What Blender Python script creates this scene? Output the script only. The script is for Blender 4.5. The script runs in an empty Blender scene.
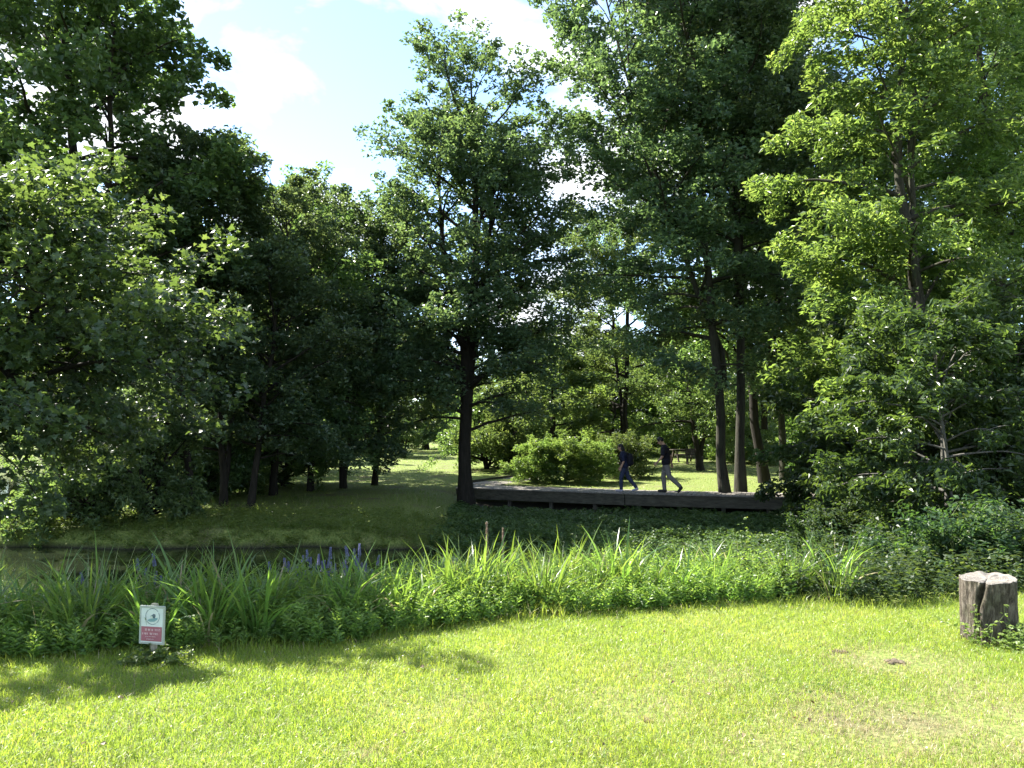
import bpy, bmesh, math, random
import numpy as np
from mathutils import Vector, noise
PI = math.pi
rad = math.radians
scene = bpy.context.scene
COL = scene.collection

# ------------------------------------------------------------------ camera numbers
CAM_H, FPX = 1.60, 769.0
PITCH = math.atan(51 / FPX)
def P(px, py, d):
    """world point seen at photo pixel (px,py) whose depth along +Y is d"""
    u, v = (px - 512) / FPX, (384 - py) / FPX
    y = math.cos(PITCH) - v * math.sin(PITCH)
    z = math.sin(PITCH) + v * math.cos(PITCH)
    k = d / y
    return Vector((u * k, d, CAM_H + z * k))
def X(px, d): return (px - 512) / FPX * d

SUN_EL, SUN_AZ = 44.0, -59.0        # azimuth from +Y, negative = left

# ------------------------------------------------------------------ object helpers
def link(o, parent=None):
    COL.objects.link(o)
    if parent is not None: o.parent = parent
    return o
def tag(o, label, cat, group=None, kind=None):
    o['label'] = label; o['category'] = cat
    if group: o['group'] = group
    if kind: o['kind'] = kind
    return o
def empty(name, loc=(0, 0, 0), rz=0):
    o = bpy.data.objects.new(name, None)
    o.location = loc; o.rotation_euler = (0, 0, rz); o.empty_display_size = .2
    return link(o)
def mesh_obj(name, me, mat, parent=None):
    o = bpy.data.objects.new(name, me)
    if mat is not None and not me.materials: me.materials.append(mat)
    return link(o, parent)
def copy_tree(o, parent=None):
    c = o.copy(); COL.objects.link(c); c.parent = parent
    for ch in [k for k in o.children]: copy_tree(ch, c)
    return c

def np_mesh(name, verts, faces_loops, loop_starts, attr=None, smooth=True):
    me = bpy.data.meshes.new(name)
    nv, nl, nf = len(verts), len(faces_loops), len(loop_starts)
    me.vertices.add(nv); me.vertices.foreach_set('co', np.ascontiguousarray(verts, np.float32).ravel())
    me.loops.add(nl); me.loops.foreach_set('vertex_index', np.ascontiguousarray(faces_loops, np.int32))
    me.polygons.add(nf); me.polygons.foreach_set('loop_start', np.ascontiguousarray(loop_starts, np.int32))
    if not smooth: me.polygons.foreach_set('use_smooth', np.zeros(nf, bool))
    if attr is not None:
        for k, a in attr.items():
            at = me.attributes.new(k, 'FLOAT', 'FACE'); at.data.foreach_set('value', np.ascontiguousarray(a, np.float32))
    me.update(calc_edges=True)
    return me

# ---- leaves
SHAPES = {
    'rhomb': np.array([(0, -.5), (.5, -.05), (0, .5), (-.5, -.05)]),
    'oval': np.array([(0, -.5), (.42, -.25), (.46, .1), (0, .5), (-.46, .1), (-.42, -.25)]),
    'lance': np.array([(0, -.5), (.5, -.18), (.38, .12), (0, .5), (-.38, .12), (-.5, -.18)]),
    'maple': np.array([(0, -.5), (.16, -.34), (.46, -.36), (.36, -.12), (.55, .12), (.22, .12), (.18, .3), (0, .55),
                       (-.18, .3), (-.22, .12), (-.55, .12), (-.36, -.12), (-.46, -.36), (-.16, -.34)]),
}
def leaf_mesh(name, c, a, n, L, W, shape, v):
    """c centres, a axis (unit), n normals, L, W sizes, v random value per leaf"""
    b = np.cross(n, a); b /= (np.linalg.norm(b, axis=1, keepdims=True) + 1e-9)
    nn = np.cross(a, b)
    S = SHAPES[shape]; k = len(S)
    fold = np.abs(S[:, 0]) * .35; curl = -(S[:, 1]) ** 2 * .45
    V = (c[:, None, :] + b[:, None, :] * (S[None, :, 0] * W[:, None])[..., None]
         + a[:, None, :] * (S[None, :, 1] * L[:, None])[..., None]
         + nn[:, None, :] * (fold[None, :] * W[:, None] + curl[None, :] * L[:, None])[..., None])
    N = len(c)
    return np_mesh(name, V.reshape(-1, 3), np.arange(N * k), np.arange(N) * k, {'v': v}, smooth=False)

# ---- strap blades
def blade_arrays(base, h, w, az, bend, nseg, rng, face_cam=0.5):
    N = len(base)
    t = np.linspace(0, 1, nseg + 1)
    d = np.stack([np.cos(az), np.sin(az), np.zeros(N)], 1)
    hor = (h * bend)[:, None] * (t ** 1.9)[None]
    ver = h[:, None] * (t[None] - .55 * bend[:, None] * (t ** 2.4)[None])
    cpt = base[:, None, :] + d[:, None, :] * hor[..., None]
    cpt[..., 2] += ver
    tw = az + PI / 2 + rng.normal(0, .9, N)
    s = np.stack([np.cos(tw), np.sin(tw), np.zeros(N)], 1)
    wt = (w[:, None] * (np.clip(1.02 - t ** 1.7, .03, 1) * np.clip(.55 + t * 2.2, 0, 1))[None])[..., None] * .5
    L = cpt - s[:, None, :] * wt; R = cpt + s[:, None, :] * wt
    V = np.stack([L, R], 2).reshape(N, -1, 3)          # order L0 R0 L1 R1 ...
    q = []
    for i in range(nseg): q += [2 * i, 2 * i + 1, 2 * i + 3, 2 * i + 2]
    q = np.array(q)
    F = (np.arange(N) * (2 * (nseg + 1)))[:, None] + q[None]
    return V.reshape(-1, 3), F.ravel(), N * nseg
def blade_mesh(name, base, h, w, az, bend, nseg, rng, v):
    V, F, nf = blade_arrays(base, h, w, az, bend, nseg, rng)
    return np_mesh(name, V, F, np.arange(nf) * 4, {'v': np.repeat(v, nseg)})

# ---- tubes
def tubes(paths, name, sides=None):
    VV, FF, off = [], [], 0
    for pts, r in paths:
        pts = np.asarray(pts, float); r = np.asarray(r, float); n = len(pts)
        k = sides or (10 if r[0] > .09 else 6 if r[0] > .03 else 4 if r[0] > .012 else 3)
        tan = np.gradient(pts, axis=0); tan /= (np.linalg.norm(tan, axis=1, keepdims=True) + 1e-9)
        ref = np.array([1., .13, .07]) if abs(tan[0][0]) < .8 else np.array([.1, 1., .05])
        u = np.cross(tan, ref); u /= np.linalg.norm(u, axis=1, keepdims=True)
        w = np.cross(tan, u)
        a = np.arange(k) * 2 * PI / k
        ring = pts[:, None, :] + r[:, None, None] * (u[:, None, :] * np.cos(a)[None, :, None] + w[:, None, :] * np.sin(a)[None, :, None])
        VV.append(ring.reshape(-1, 3))
        i = np.arange(n - 1)[:, None] * k; j = np.arange(k)[None]; j2 = (j + 1) % k
        FF.append((np.stack([i + j, i + j2, i + k + j2, i + k + j], -1) + off).reshape(-1))
        off += n * k
    F = np.concatenate(FF)
    return np_mesh(name, np.concatenate(VV), F, np.arange(len(F) // 4) * 4)

# ---- boxes etc through bmesh
def bm_box(bm, x0, x1, y0, y1, z0, z1):
    vs = [bm.verts.new(p) for p in ((x0, y0, z0), (x1, y0, z0), (x1, y1, z0), (x0, y1, z0), (x0, y0, z1), (x1, y0, z1), (x1, y1, z1), (x0, y1, z1))]
    for f in ((3, 2, 1, 0), (4, 5, 6, 7), (0, 1, 5, 4), (1, 2, 6, 5), (2, 3, 7, 6), (3, 0, 4, 7)):
        bm.faces.new([vs[i] for i in f])
    return vs
def bm_prism(bm, pts, z0, z1):
    """vertical prism over xy polygon (counter-clockwise)"""
    lo = [bm.verts.new((p[0], p[1], z0)) for p in pts]; hi = [bm.verts.new((p[0], p[1], z1)) for p in pts]
    bm.faces.new(lo[::-1]); bm.faces.new(hi)
    n = len(pts)
    for i in range(n): bm.faces.new((lo[i], lo[(i + 1) % n], hi[(i + 1) % n], hi[i]))
    return lo + hi
def bm_obj(name, bm, mat, parent=None, bevel=0):
    if bevel: bmesh.ops.bevel(bm, geom=bm.edges[:], offset=bevel, segments=2, affect='EDGES')
    me = bpy.data.meshes.new(name); bm.to_mesh(me); bm.free()
    me.polygons.foreach_set('use_smooth', np.zeros(len(me.polygons), bool))
    return mesh_obj(name, me, mat, parent)

# ------------------------------------------------------------------ materials
def new_mat(name):
    m = bpy.data.materials.new(name); m.use_nodes = True
    nt = m.node_tree; nt.nodes.clear()
    out = nt.nodes.new('ShaderNodeOutputMaterial')
    return m, nt, out
def nd(nt, t, **kw):
    n = nt.nodes.new(t)
    for k, v in kw.items(): setattr(n, k, v)
    return n
def ramp(nt, fac, stops):
    r = nd(nt, 'ShaderNodeValToRGB'); e = r.color_ramp.elements
    while len(e) > 1: e.remove(e[0])
    e[0].position, e[0].color = stops[0][0], (*stops[0][1], 1)
    for p, c in stops[1:]:
        k = e.new(p); k.color = (*c, 1)
    nt.links.new(fac, r.inputs[0]); return r.outputs[0]
def foliage_mat(name, stops, tstops, trans=.45, rough=.36, spec=.5, hue_by_object=True):
    m, nt, out = new_mat(name); l = nt.links
    at = nd(nt, 'ShaderNodeAttribute', attribute_name='v')
    c = ramp(nt, at.outputs['Fac'], stops); t = ramp(nt, at.outputs['Fac'], tstops)
    if hue_by_object:
        oi = nd(nt, 'ShaderNodeObjectInfo')
        mr = nd(nt, 'ShaderNodeMapRange'); mr.inputs['To Min'].default_value = .82; mr.inputs['To Max'].default_value = 1.18
        l.new(oi.outputs['Random'], mr.inputs['Value'])
        mh = nd(nt, 'ShaderNodeMapRange'); mh.inputs['To Min'].default_value = .485; mh.inputs['To Max'].default_value = .512
        l.new(oi.outputs['Random'], mh.inputs['Value'])
        res = []
        for col in (c, t):
            hs = nd(nt, 'ShaderNodeHueSaturation'); l.new(col, hs.inputs['Color']); l.new(mr.outputs[0], hs.inputs['Value']); l.new(mh.outputs[0], hs.inputs['Hue'])
            res.append(hs.outputs[0])
        c, t = res
    b = nd(nt, 'ShaderNodeBsdfPrincipled'); l.new(c, b.inputs['Base Color'])
    b.inputs['Roughness'].default_value = rough; b.inputs['Specular IOR Level'].default_value = spec
    tr = nd(nt, 'ShaderNodeBsdfTranslucent'); l.new(t, tr.inputs['Color'])
    mx = nd(nt, 'ShaderNodeMixShader'); mx.inputs[0].default_value = trans
    l.new(b.outputs[0], mx.inputs[1]); l.new(tr.outputs[0], mx.inputs[2]); l.new(mx.outputs[0], out.inputs[0])
    return m
def noise_mat(name, stops, scale=5, detail=6, rough=.8, bump=.3, stretch=(1, 1, 1), spec=.3, dist=.02, distort=0, metallic=0):
    m, nt, out = new_mat(name); l = nt.links
    tc = nd(nt, 'ShaderNodeTexCoord'); mp = nd(nt, 'ShaderNodeMapping'); mp.inputs['Scale'].default_value = stretch
    l.new(tc.outputs['Object'], mp.inputs[0])
    n = nd(nt, 'ShaderNodeTexNoise'); n.inputs['Scale'].default_value = scale; n.inputs['Detail'].default_value = detail; n.inputs['Roughness'].default_value = .65
    n.inputs['Distortion'].default_value = distort
    l.new(mp.outputs[0], n.inputs['Vector'])
    c = ramp(nt, n.outputs['Fac'], stops)
    b = nd(nt, 'ShaderNodeBsdfPrincipled'); l.new(c, b.inputs['Base Color']); b.inputs['Roughness'].default_value = rough
    b.inputs['Specular IOR Level'].default_value = spec; b.inputs['Metallic'].default_value = metallic
    if bump:
        bp = nd(nt, 'ShaderNodeBump'); bp.inputs['Strength'].default_value = bump; bp.inputs['Distance'].default_value = dist
        l.new(n.outputs['Fac'], bp.inputs['Height']); l.new(bp.outputs[0], b.inputs['Normal'])
    l.new(b.outputs[0], out.inputs[0]); return m

M = {}
M['leaf_dark'] = foliage_mat('leaf_dark', [(0, (.040, .074, .046)), (.5, (.066, .114, .062)), (1, (.10, .15, .068))],
                             [(0, (.08, .13, .04)), (.5, (.15, .22, .06)), (1, (.26, .34, .08))], .46)
M['leaf_mid'] = foliage_mat('leaf_mid', [(0, (.044, .082, .040)), (.5, (.074, .124, .052)), (1, (.11, .16, .06))],
                            [(0, (.11, .18, .04)), (.5, (.19, .28, .055)), (1, (.31, .39, .08))], .46)
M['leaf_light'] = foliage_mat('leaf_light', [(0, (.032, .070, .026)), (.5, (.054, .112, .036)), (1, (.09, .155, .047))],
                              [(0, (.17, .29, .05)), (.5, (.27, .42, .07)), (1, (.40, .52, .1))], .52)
M['leaf_maple'] = foliage_mat('leaf_maple', [(0, (.030, .062, .032)), (.5, (.052, .098, .042)), (1, (.085, .14, .048))],
                              [(0, (.09, .165, .03)), (.5, (.15, .25, .045)), (1, (.26, .36, .07))], .42, rough=.38, spec=.45)
M['lawn_blade'] = foliage_mat('lawn_blade', [(0, (.12, .19, .028)), (.55, (.205, .275, .045)), (.82, (.28, .31, .065)), (.9, (.30, .24, .13)), (1, (.40, .33, .21))],
                              [(0, (.32, .47, .04)), (.55, (.475, .585, .06)), (.82, (.57, .61, .09)), (.9, (.38, .31, .15)), (1, (.40, .34, .2))], .5, rough=.4, spec=.45, hue_by_object=False)
M['weed_leaf'] = foliage_mat('weed_leaf', [(0, (.08, .14, .035)), (.6, (.13, .20, .05)), (1, (.22, .27, .09))],
                             [(0, (.2, .36, .04)), (1, (.4, .5, .08))], .42, rough=.5, spec=.3, hue_by_object=False)
M['bright_weed'] = foliage_mat('bright_weed', [(0, (.09, .15, .035)), (1, (.19, .25, .07))], [(0, (.26, .42, .05)), (1, (.45, .55, .1))], .5, hue_by_object=False)
M['meadow'] = foliage_mat('meadow', [(0, (.045, .09, .022)), (.6, (.085, .14, .03)), (.9, (.15, .19, .05)), (1, (.26, .25, .11))],
                          [(0, (.16, .28, .03)), (.6, (.3, .42, .05)), (1, (.46, .46, .14))], .5, hue_by_object=False)
M['reed'] = foliage_mat('reed', [(0, (.045, .095, .032)), (.5, (.075, .14, .038)), (.93, (.12, .18, .05)), (.96, (.30, .26, .15)), (1, (.36, .31, .2))],
                        [(0, (.16, .30, .04)), (.5, (.27, .43, .05)), (.93, (.4, .5, .08)), (.96, (.4, .35, .17)), (1, (.4, .35, .2))], .45, rough=.33, spec=.55)
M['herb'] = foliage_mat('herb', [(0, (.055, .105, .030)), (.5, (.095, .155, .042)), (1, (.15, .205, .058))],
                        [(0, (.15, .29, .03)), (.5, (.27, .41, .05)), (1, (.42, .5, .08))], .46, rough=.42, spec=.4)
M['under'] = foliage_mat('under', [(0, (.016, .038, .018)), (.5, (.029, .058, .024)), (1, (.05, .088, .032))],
                         [(0, (.06, .12, .02)), (.5, (.11, .19, .03)), (1, (.2, .28, .05))], .42, rough=.45, spec=.3)  # thicket plants: tree shade put into the colour by darkening the leaves
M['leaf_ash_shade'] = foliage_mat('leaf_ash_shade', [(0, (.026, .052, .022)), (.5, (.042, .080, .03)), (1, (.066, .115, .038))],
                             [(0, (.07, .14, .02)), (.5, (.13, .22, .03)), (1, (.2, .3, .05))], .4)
M['hollow'] = foliage_mat('hollow', [(0, (.032, .068, .026)), (.5, (.055, .10, .034)), (1, (.085, .14, .044))], [(0, (.07, .14, .02)), (.5, (.12, .2, .03)), (1, (.2, .28, .05))], .38, rough=.45, spec=.3)  # undergrowth leaves coloured darker than the herbs, standing in for shade
M['bark_dark'] = noise_mat('bark_dark', [(.3, (.012, .011, .009)), (.6, (.030, .026, .021)), (.8, (.055, .052, .042))], 7, 8, .9, .9, (2.2, 2.2, .35), .15, .03)
M['bark_mossy'] = noise_mat('bark_mossy', [(.3, (.016, .015, .012)), (.52, (.045, .042, .032)), (.7, (.045, .056, .03)), (.85, (.085, .082, .065))], 6, 8, .9, .9, (2, 2, .4), .15, .03)
M['bark_grey'] = noise_mat('bark_grey', [(.3, (.05, .047, .04)), (.6, (.12, .115, .1)), (.8, (.2, .19, .165))], 8, 8, .85, .7, (2, 2, .5), .2, .02)
M['stem'] = noise_mat('stem', [(.3, (.06, .10, .03)), (.7, (.12, .15, .05))], 20, 3, .6, 0)

def ground_mat():
    m, nt, out = new_mat('ground'); l = nt.links
    geo = nd(nt, 'ShaderNodeNewGeometry')
    n1 = nd(nt, 'ShaderNodeTexNoise'); n1.inputs['Scale'].default_value = .7; n1.inputs['Detail'].default_value = 7; l.new(geo.outputs['Position'], n1.inputs['Vector'])
    n2 = nd(nt, 'ShaderNodeTexNoise'); n2.inputs['Scale'].default_value = 28; n2.inputs['Detail'].default_value = 5; l.new(geo.outputs['Position'], n2.inputs['Vector'])
    g = ramp(nt, n2.outputs['Fac'], [(.3, (.08, .11, .025)), (.5, (.13, .17, .04)), (.7, (.2, .22, .07))])
    d = ramp(nt, n2.outputs['Fac'], [(.3, (.07, .055, .035)), (.7, (.16, .13, .085))])
    mud = ramp(nt, n2.outputs['Fac'], [(.3, (.014, .014, .009)), (.7, (.035, .033, .02))])
    k = ramp(nt, n1.outputs['Fac'], [(.54, (0, 0, 0)), (.70, (.75, .75, .75))])
    mx = nd(nt, 'ShaderNodeMix', data_type='RGBA'); l.new(k, mx.inputs[0]); l.new(g, mx.inputs[6]); l.new(d, mx.inputs[7])
    sep = nd(nt, 'ShaderNodeSeparateXYZ'); l.new(geo.outputs['Position'], sep.inputs[0])
    mr = nd(nt, 'ShaderNodeMapRange'); mr.inputs['From Min'].default_value = -.80; mr.inputs['From Max'].default_value = -.68
    mr.inputs['To Min'].default_value = 1; mr.inputs['To Max'].default_value = 0; l.new(sep.outputs[2], mr.inputs['Value'])
    m2 = nd(nt, 'ShaderNodeMix', data_type='RGBA'); l.new(mr.outputs[0], m2.inputs[0]); l.new(mx.outputs[2], m2.inputs[6]); l.new(mud, m2.inputs[7])
    b = nd(nt, 'ShaderNodeBsdfPrincipled'); l.new(m2.outputs[2], b.inputs['Base Color']); b.inputs['Roughness'].default_value = .9; b.inputs['Specular IOR Level'].default_value = .2
    bp = nd(nt, 'ShaderNodeBump'); bp.inputs['Strength'].default_value = .6; bp.inputs['Distance'].default_value = .03; l.new(n2.outputs['Fac'], bp.inputs['Height']); l.new(bp.outputs[0], b.inputs['Normal'])
    l.new(b.outputs[0], out.inputs[0]); return m
M['ground'] = ground_mat()
def water_mat():
    m, nt, out = new_mat('pond_water'); l = nt.links
    geo = nd(nt, 'ShaderNodeNewGeometry')
    n = nd(nt, 'ShaderNodeTexNoise'); n.inputs['Scale'].default_value = 2.5; n.inputs['Detail'].default_value = 4; l.new(geo.outputs['Position'], n.inputs['Vector'])
    b = nd(nt, 'ShaderNodeBsdfPrincipled'); b.inputs['Base Color'].default_value = (.012, .016, .009, 1); b.inputs['Roughness'].default_value = .05
    b.inputs['IOR'].default_value = 1.33; b.inputs['Specular IOR Level'].default_value = .5
    bp = nd(nt, 'ShaderNodeBump'); bp.inputs['Strength'].default_value = .12; bp.inputs['Distance'].default_value = .05; l.new(n.outputs['Fac'], bp.inputs['Height']); l.new(bp.outputs[0], b.inputs['Normal'])
    l.new(b.outputs[0], out.inputs[0]); return m
M['water'] = water_mat()
M['deck_wood'] = noise_mat('deck_wood', [(.3, (.12, .105, .09)), (.55, (.22, .20, .175)), (.75, (.34, .31, .27))], 3, 7, .7, .25, (6, 1, 6), .3, .01)
M['beam_wood'] = noise_mat('beam_wood', [(.3, (.03, .029, .022)), (.55, (.075, .07, .052)), (.8, (.12, .125, .09))], 3, 7, .85, .3, (.6, 3, 6), .2, .01)
M['post_wood'] = noise_mat('post_wood', [(.3, (.05, .045, .035)), (.7, (.13, .12, .1))], 6, 6, .85, .3, (3, 3, .6), .2, .01)
M['bench_wood'] = noise_mat('bench_wood', [(.3, (.035, .028, .022)), (.7, (.08, .065, .05))], 6, 6, .7, .2, (1, 4, 4), .3, .01)
def plain(name, c, rough=.6, spec=.3):
    return noise_mat(name, [(.3, tuple(k * .88 for k in c)), (.7, tuple(min(1, k * 1.08) for k in c))], 9, 4, rough, .05, (1, 1, 1), spec, .003)
M['sign_white'] = plain('sign_white', (.60, .66, .60), .35)
M['sign_frame'] = plain('sign_frame', (.36, .39, .33), .6)
M['sign_red'] = plain('sign_red', (.33, .12, .14), .5)
M['sign_ink'] = plain('sign_ink', (.10, .14, .15), .5)
M['sign_teal'] = plain('sign_teal', (.19, .33, .33), .5)
M['sign_pale'] = plain('sign_pale', (.62, .45, .45), .5)
M['sign_post'] = noise_mat('sign_post', [(.3, (.2, .19, .14)), (.7, (.38, .36, .28))], 10, 5, .8, .2, (3, 3, .5))
M['skin'] = plain('skin', (.42, .25, .17), .5)
M['hair'] = plain('hair', (.012, .010, .009), .5)
M['navy'] = plain('navy', (.018, .022, .05), .85, .2)
M['black_cloth'] = plain('black_cloth', (.014, .014, .02), .85, .2)
M['jeans'] = plain('jeans', (.035, .045, .085), .85, .2)
M['greige'] = plain('greige', (.17, .16, .15), .85, .2)
M['shoe_pale'] = plain('shoe_pale', (.4, .38, .45), .6)
M['shoe_dark'] = plain('shoe_dark', (.02, .018, .018), .6)
M['eye'] = plain('eye', (.02, .02, .02), .2)
M['petal'] = foliage_mat('petal', [(0, (.10, .11, .24)), (.5, (.17, .18, .34)), (1, (.28, .28, .44))], [(0, (.14, .15, .32)), (1, (.32, .32, .5))], .35, hue_by_object=False)
M['seed'] = foliage_mat('seed', [(0, (.16, .11, .09)), (.5, (.27, .2, .16)), (1, (.4, .32, .26))], [(0, (.25, .18, .12)), (1, (.45, .36, .26))], .3, hue_by_object=False)
M['straw'] = noise_mat('straw', [(.3, (.28, .23, .14)), (.7, (.45, .39, .26))], 20, 3, .7, 0)
M['soil'] = noise_mat('soil', [(.3, (.05, .04, .028)), (.7, (.15, .12, .085))], 30, 6, .95, .6, dist=.02)
def stump_mat():
    m, nt, out = new_mat('stump_bark'); l = nt.links
    tc = nd(nt, 'ShaderNodeTexCoord'); mp = nd(nt, 'ShaderNodeMapping'); mp.inputs['Scale'].default_value = (3, 3, .8); l.new(tc.outputs['Object'], mp.inputs[0])
    n = nd(nt, 'ShaderNodeTexNoise'); n.inputs['Scale'].default_value = 9; n.inputs['Detail'].default_value = 12; n.inputs['Roughness'].default_value = .78; n.inputs['Distortion'].default_value = .9; l.new(mp.outputs[0], n.inputs['Vector'])
    n2 = nd(nt, 'ShaderNodeTexNoise'); n2.inputs['Scale'].default_value = 5.5; n2.inputs['Detail'].default_value = 5; l.new(tc.outputs['Object'], n2.inputs['Vector'])
    c1 = ramp(nt, n.outputs['Fac'], [(.34, (.018, .013, .010)), (.46, (.085, .07, .055)), (.57, (.175, .15, .122)), (.72, (.33, .30, .26))])
    c2 = ramp(nt, n.outputs['Fac'], [(.34, (.018, .014, .010)), (.5, (.085, .075, .052)), (.7, (.20, .19, .135))])
    k = ramp(nt, n2.outputs['Fac'], [(.48, (0, 0, 0)), (.6, (1, 1, 1))])
    mx = nd(nt, 'ShaderNodeMix', data_type='RGBA'); l.new(k, mx.inputs[0]); l.new(c1, mx.inputs[6]); l.new(c2, mx.inputs[7])
    b = nd(nt, 'ShaderNodeBsdfPrincipled'); l.new(mx.outputs[2], b.inputs['Base Color']); b.inputs['Roughness'].default_value = .9; b.inputs['Specular IOR Level'].default_value = .2
    bp = nd(nt, 'ShaderNodeBump'); bp.inputs['Strength'].default_value = 1.0; bp.inputs['Distance'].default_value = .045; l.new(n.outputs['Fac'], bp.inputs['Height']); l.new(bp.outputs[0], b.inputs['Normal'])
    l.new(b.outputs[0], out.inputs[0]); return m
M['stump'] = stump_mat()
def cut_mat():
    m, nt, out = new_mat('cut_wood'); l = nt.links
    tc = nd(nt, 'ShaderNodeTexCoord')
    w = nd(nt, 'ShaderNodeTexWave', wave_type='RINGS', rings_direction='Z'); w.inputs['Scale'].default_value = 18; w.inputs['Distortion'].default_value = 5; w.inputs['Detail'].default_value = 3; w.inputs['Detail Scale'].default_value = 1.5
    n = nd(nt, 'ShaderNodeTexNoise'); n.inputs['Scale'].default_value = 16; n.inputs['Detail'].default_value = 8; n.inputs['Roughness'].default_value = .7
    l.new(tc.outputs['Object'], w.inputs['Vector']); l.new(tc.outputs['Object'], n.inputs['Vector'])
    c = ramp(nt, n.outputs['Fac'], [(.3, (.06, .05, .042)), (.5, (.17, .155, .135)), (.75, (.30, .28, .25))])
    k = ramp(nt, w.outputs['Fac'], [(0, (.55, .5, .45)), (.5, (1, 1, 1))])
    mx = nd(nt, 'ShaderNodeMix', data_type='RGBA', blend_type='MULTIPLY'); mx.inputs[0].default_value = .8; l.new(c, mx.inputs[6]); l.new(k, mx.inputs[7])
    b = nd(nt, 'ShaderNodeBsdfPrincipled'); l.new(mx.outputs[2], b.inputs['Base Color']); b.inputs['Roughness'].default_value = .9
    bp = nd(nt, 'ShaderNodeBump'); bp.inputs['Strength'].default_value = .8; bp.inputs['Distance'].default_value = .012; l.new(n.outputs['Fac'], bp.inputs['Height']); l.new(bp.outputs[0], b.inputs['Normal'])
    l.new(b.outputs[0], out.inputs[0]); return m
M['cut_wood'] = cut_mat()

# ------------------------------------------------------------------ terrain
LX = np.array([-40, -8, -5, -3.67, -2.7, -1.66, -.53, .82, 2.3, 3.8, 5.3, 8, 14, 40.])
LY = np.array([3.0, 4.2, 5.0, 5.55, 5.75, 6.05, 6.6, 7.2, 7.5, 7.65, 8.0, 8.6, 9.5, 14.])
def lawn_edge(x): return np.interp(x, LX, LY)
def shore(x): return lawn_edge(x) + np.interp(x, [-6, -4.4, -3, 3, 8], [.9, 1.5, 2.7, 2.3, 2.5])
def sst(a, b, t):
    t = np.clip((t - a) / (b - a), 0, 1); return t * t * (3 - 2 * t)
def wob(x, y, s=1.0):
    return (np.sin(x * .9 * s + 1.3) * np.cos(y * .77 * s + .4) + .6 * np.sin(x * 1.9 * s + y * 1.3 * s) + .4 * np.cos(y * 3.1 * s - x * 2.3 * s)) / 2
WATER_Z = -.80
def terrain(x, y):
    x = np.asarray(x, float); y = np.asarray(y, float)
    le, sh = lawn_edge(x), shore(x)
    near = .035 * wob(x, y) + .012 * wob(x, y, 3.3)
    near = near - .02 * np.clip(y - 4, 0, 3)
    low = np.where(x > 5, -.72, -1.1) + .0 * x
    low = -1.2 + .62 * sst(4, 8, x)
    F = np.interp(x, [-30, -3, 0, 3, 8, 20], [16.3, 16.2, 15.6, 14.6, 12.8, 12]) + .35 * wob(x, y * 0, 1.3)
    # far side
    wet = sst(-3.2, -.6, x)                        # wet hollow in front of the boardwalk
    wet *= 1 - .55 * sst(9, 14, x)
    dry = -.46 + .12 * sst(16, 25, y) + .5 * sst(26, 62, y) + .6 * sst(60, 160, y)
    hollow = -.92 + .06 * wob(x, y)
    front = np.interp(x, [-2, 4, 9, 20], [27.6, 25.6, 24.4, 25])
    hol = wet * (1 - sst(front + .3, front + 1.6, y))
    far = dry * (1 - hol) + hollow * hol + .04 * wob(x, y, .8)
    bank = sst(le + .55, sh + .6, y) ** 1.15
    z = near * (1 - bank) + low * bank
    up = sst(F - .15, F + .75, y)
    z = z * (1 - up) + far * up
    # lake on the left behind the tree bank, and left of the reeds
    lake = sst(-10.8, -12.2, x + .5 * wob(x, y)) * sst(18.2, 19.6, y) * (1 - sst(60, 64, y - .2 * (x + 12)))
    z = z * (1 - lake) - 1.3 * lake
    lk2 = sst(-4.45, -5.1, x) * sst(le + .2, le + 1.2, y) * (1 - sst(14.6, 15.4, y))
    z = z * (1 - lk2) - 1.2 * lk2
    m_ = np.exp(-(((x + 6.95) / .8) ** 2 + ((y - 9.5) / .8) ** 2))
    z = z + m_ * np.maximum(-.6 - z, 0)
    return z
def tz(x, y): return float(terrain(x, y))

xs = np.unique(np.concatenate([np.linspace(-900, -60, 24), np.linspace(-60, -16, 45), np.linspace(-16, 18, 240), np.linspace(18, 70, 52), np.linspace(70, 900, 24)]))
ys = np.unique(np.concatenate([np.linspace(-200, 0, 14), np.linspace(0, 30, 240), np.linspace(30, 90, 80), np.linspace(90, 1500, 40)]))
gx, gy = np.meshgrid(xs, ys)
gz = terrain(gx, gy)
nx, ny = len(xs), len(ys)
V = np.stack([gx, gy, gz], -1).reshape(-1, 3)
i = (np.arange(ny - 1)[:, None] * nx + np.arange(nx - 1)[None])
F = np.stack([i, i + 1, i + nx + 1, i + nx], -1).reshape(-1)
g = mesh_obj('ground', np_mesh('ground', V, F, np.arange(len(F) // 4) * 4), M['ground']); g['kind'] = 'structure'
bm = bmesh.new()
vs = [bm.verts.new((x, y, WATER_Z)) for x, y in ((-60, 4.5), (12, 4.5), (12, 16), (-10, 20), (-10, 66), (-60, 66))]
bm.faces.new(vs)
w = bm_obj('pond_water', bm, M['water']); w['kind'] = 'structure'

# ------------------------------------------------------------------ grasses and bank plants ("stuff")
rng = np.random.default_rng(7)
def unit(a): return a / (np.linalg.norm(a, axis=-1, keepdims=True) + 1e-9)

STUMP = np.array([X(981, 6.3), 6.3])
SIGN = np.array([X(159, 5.62), 5.62])
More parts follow.
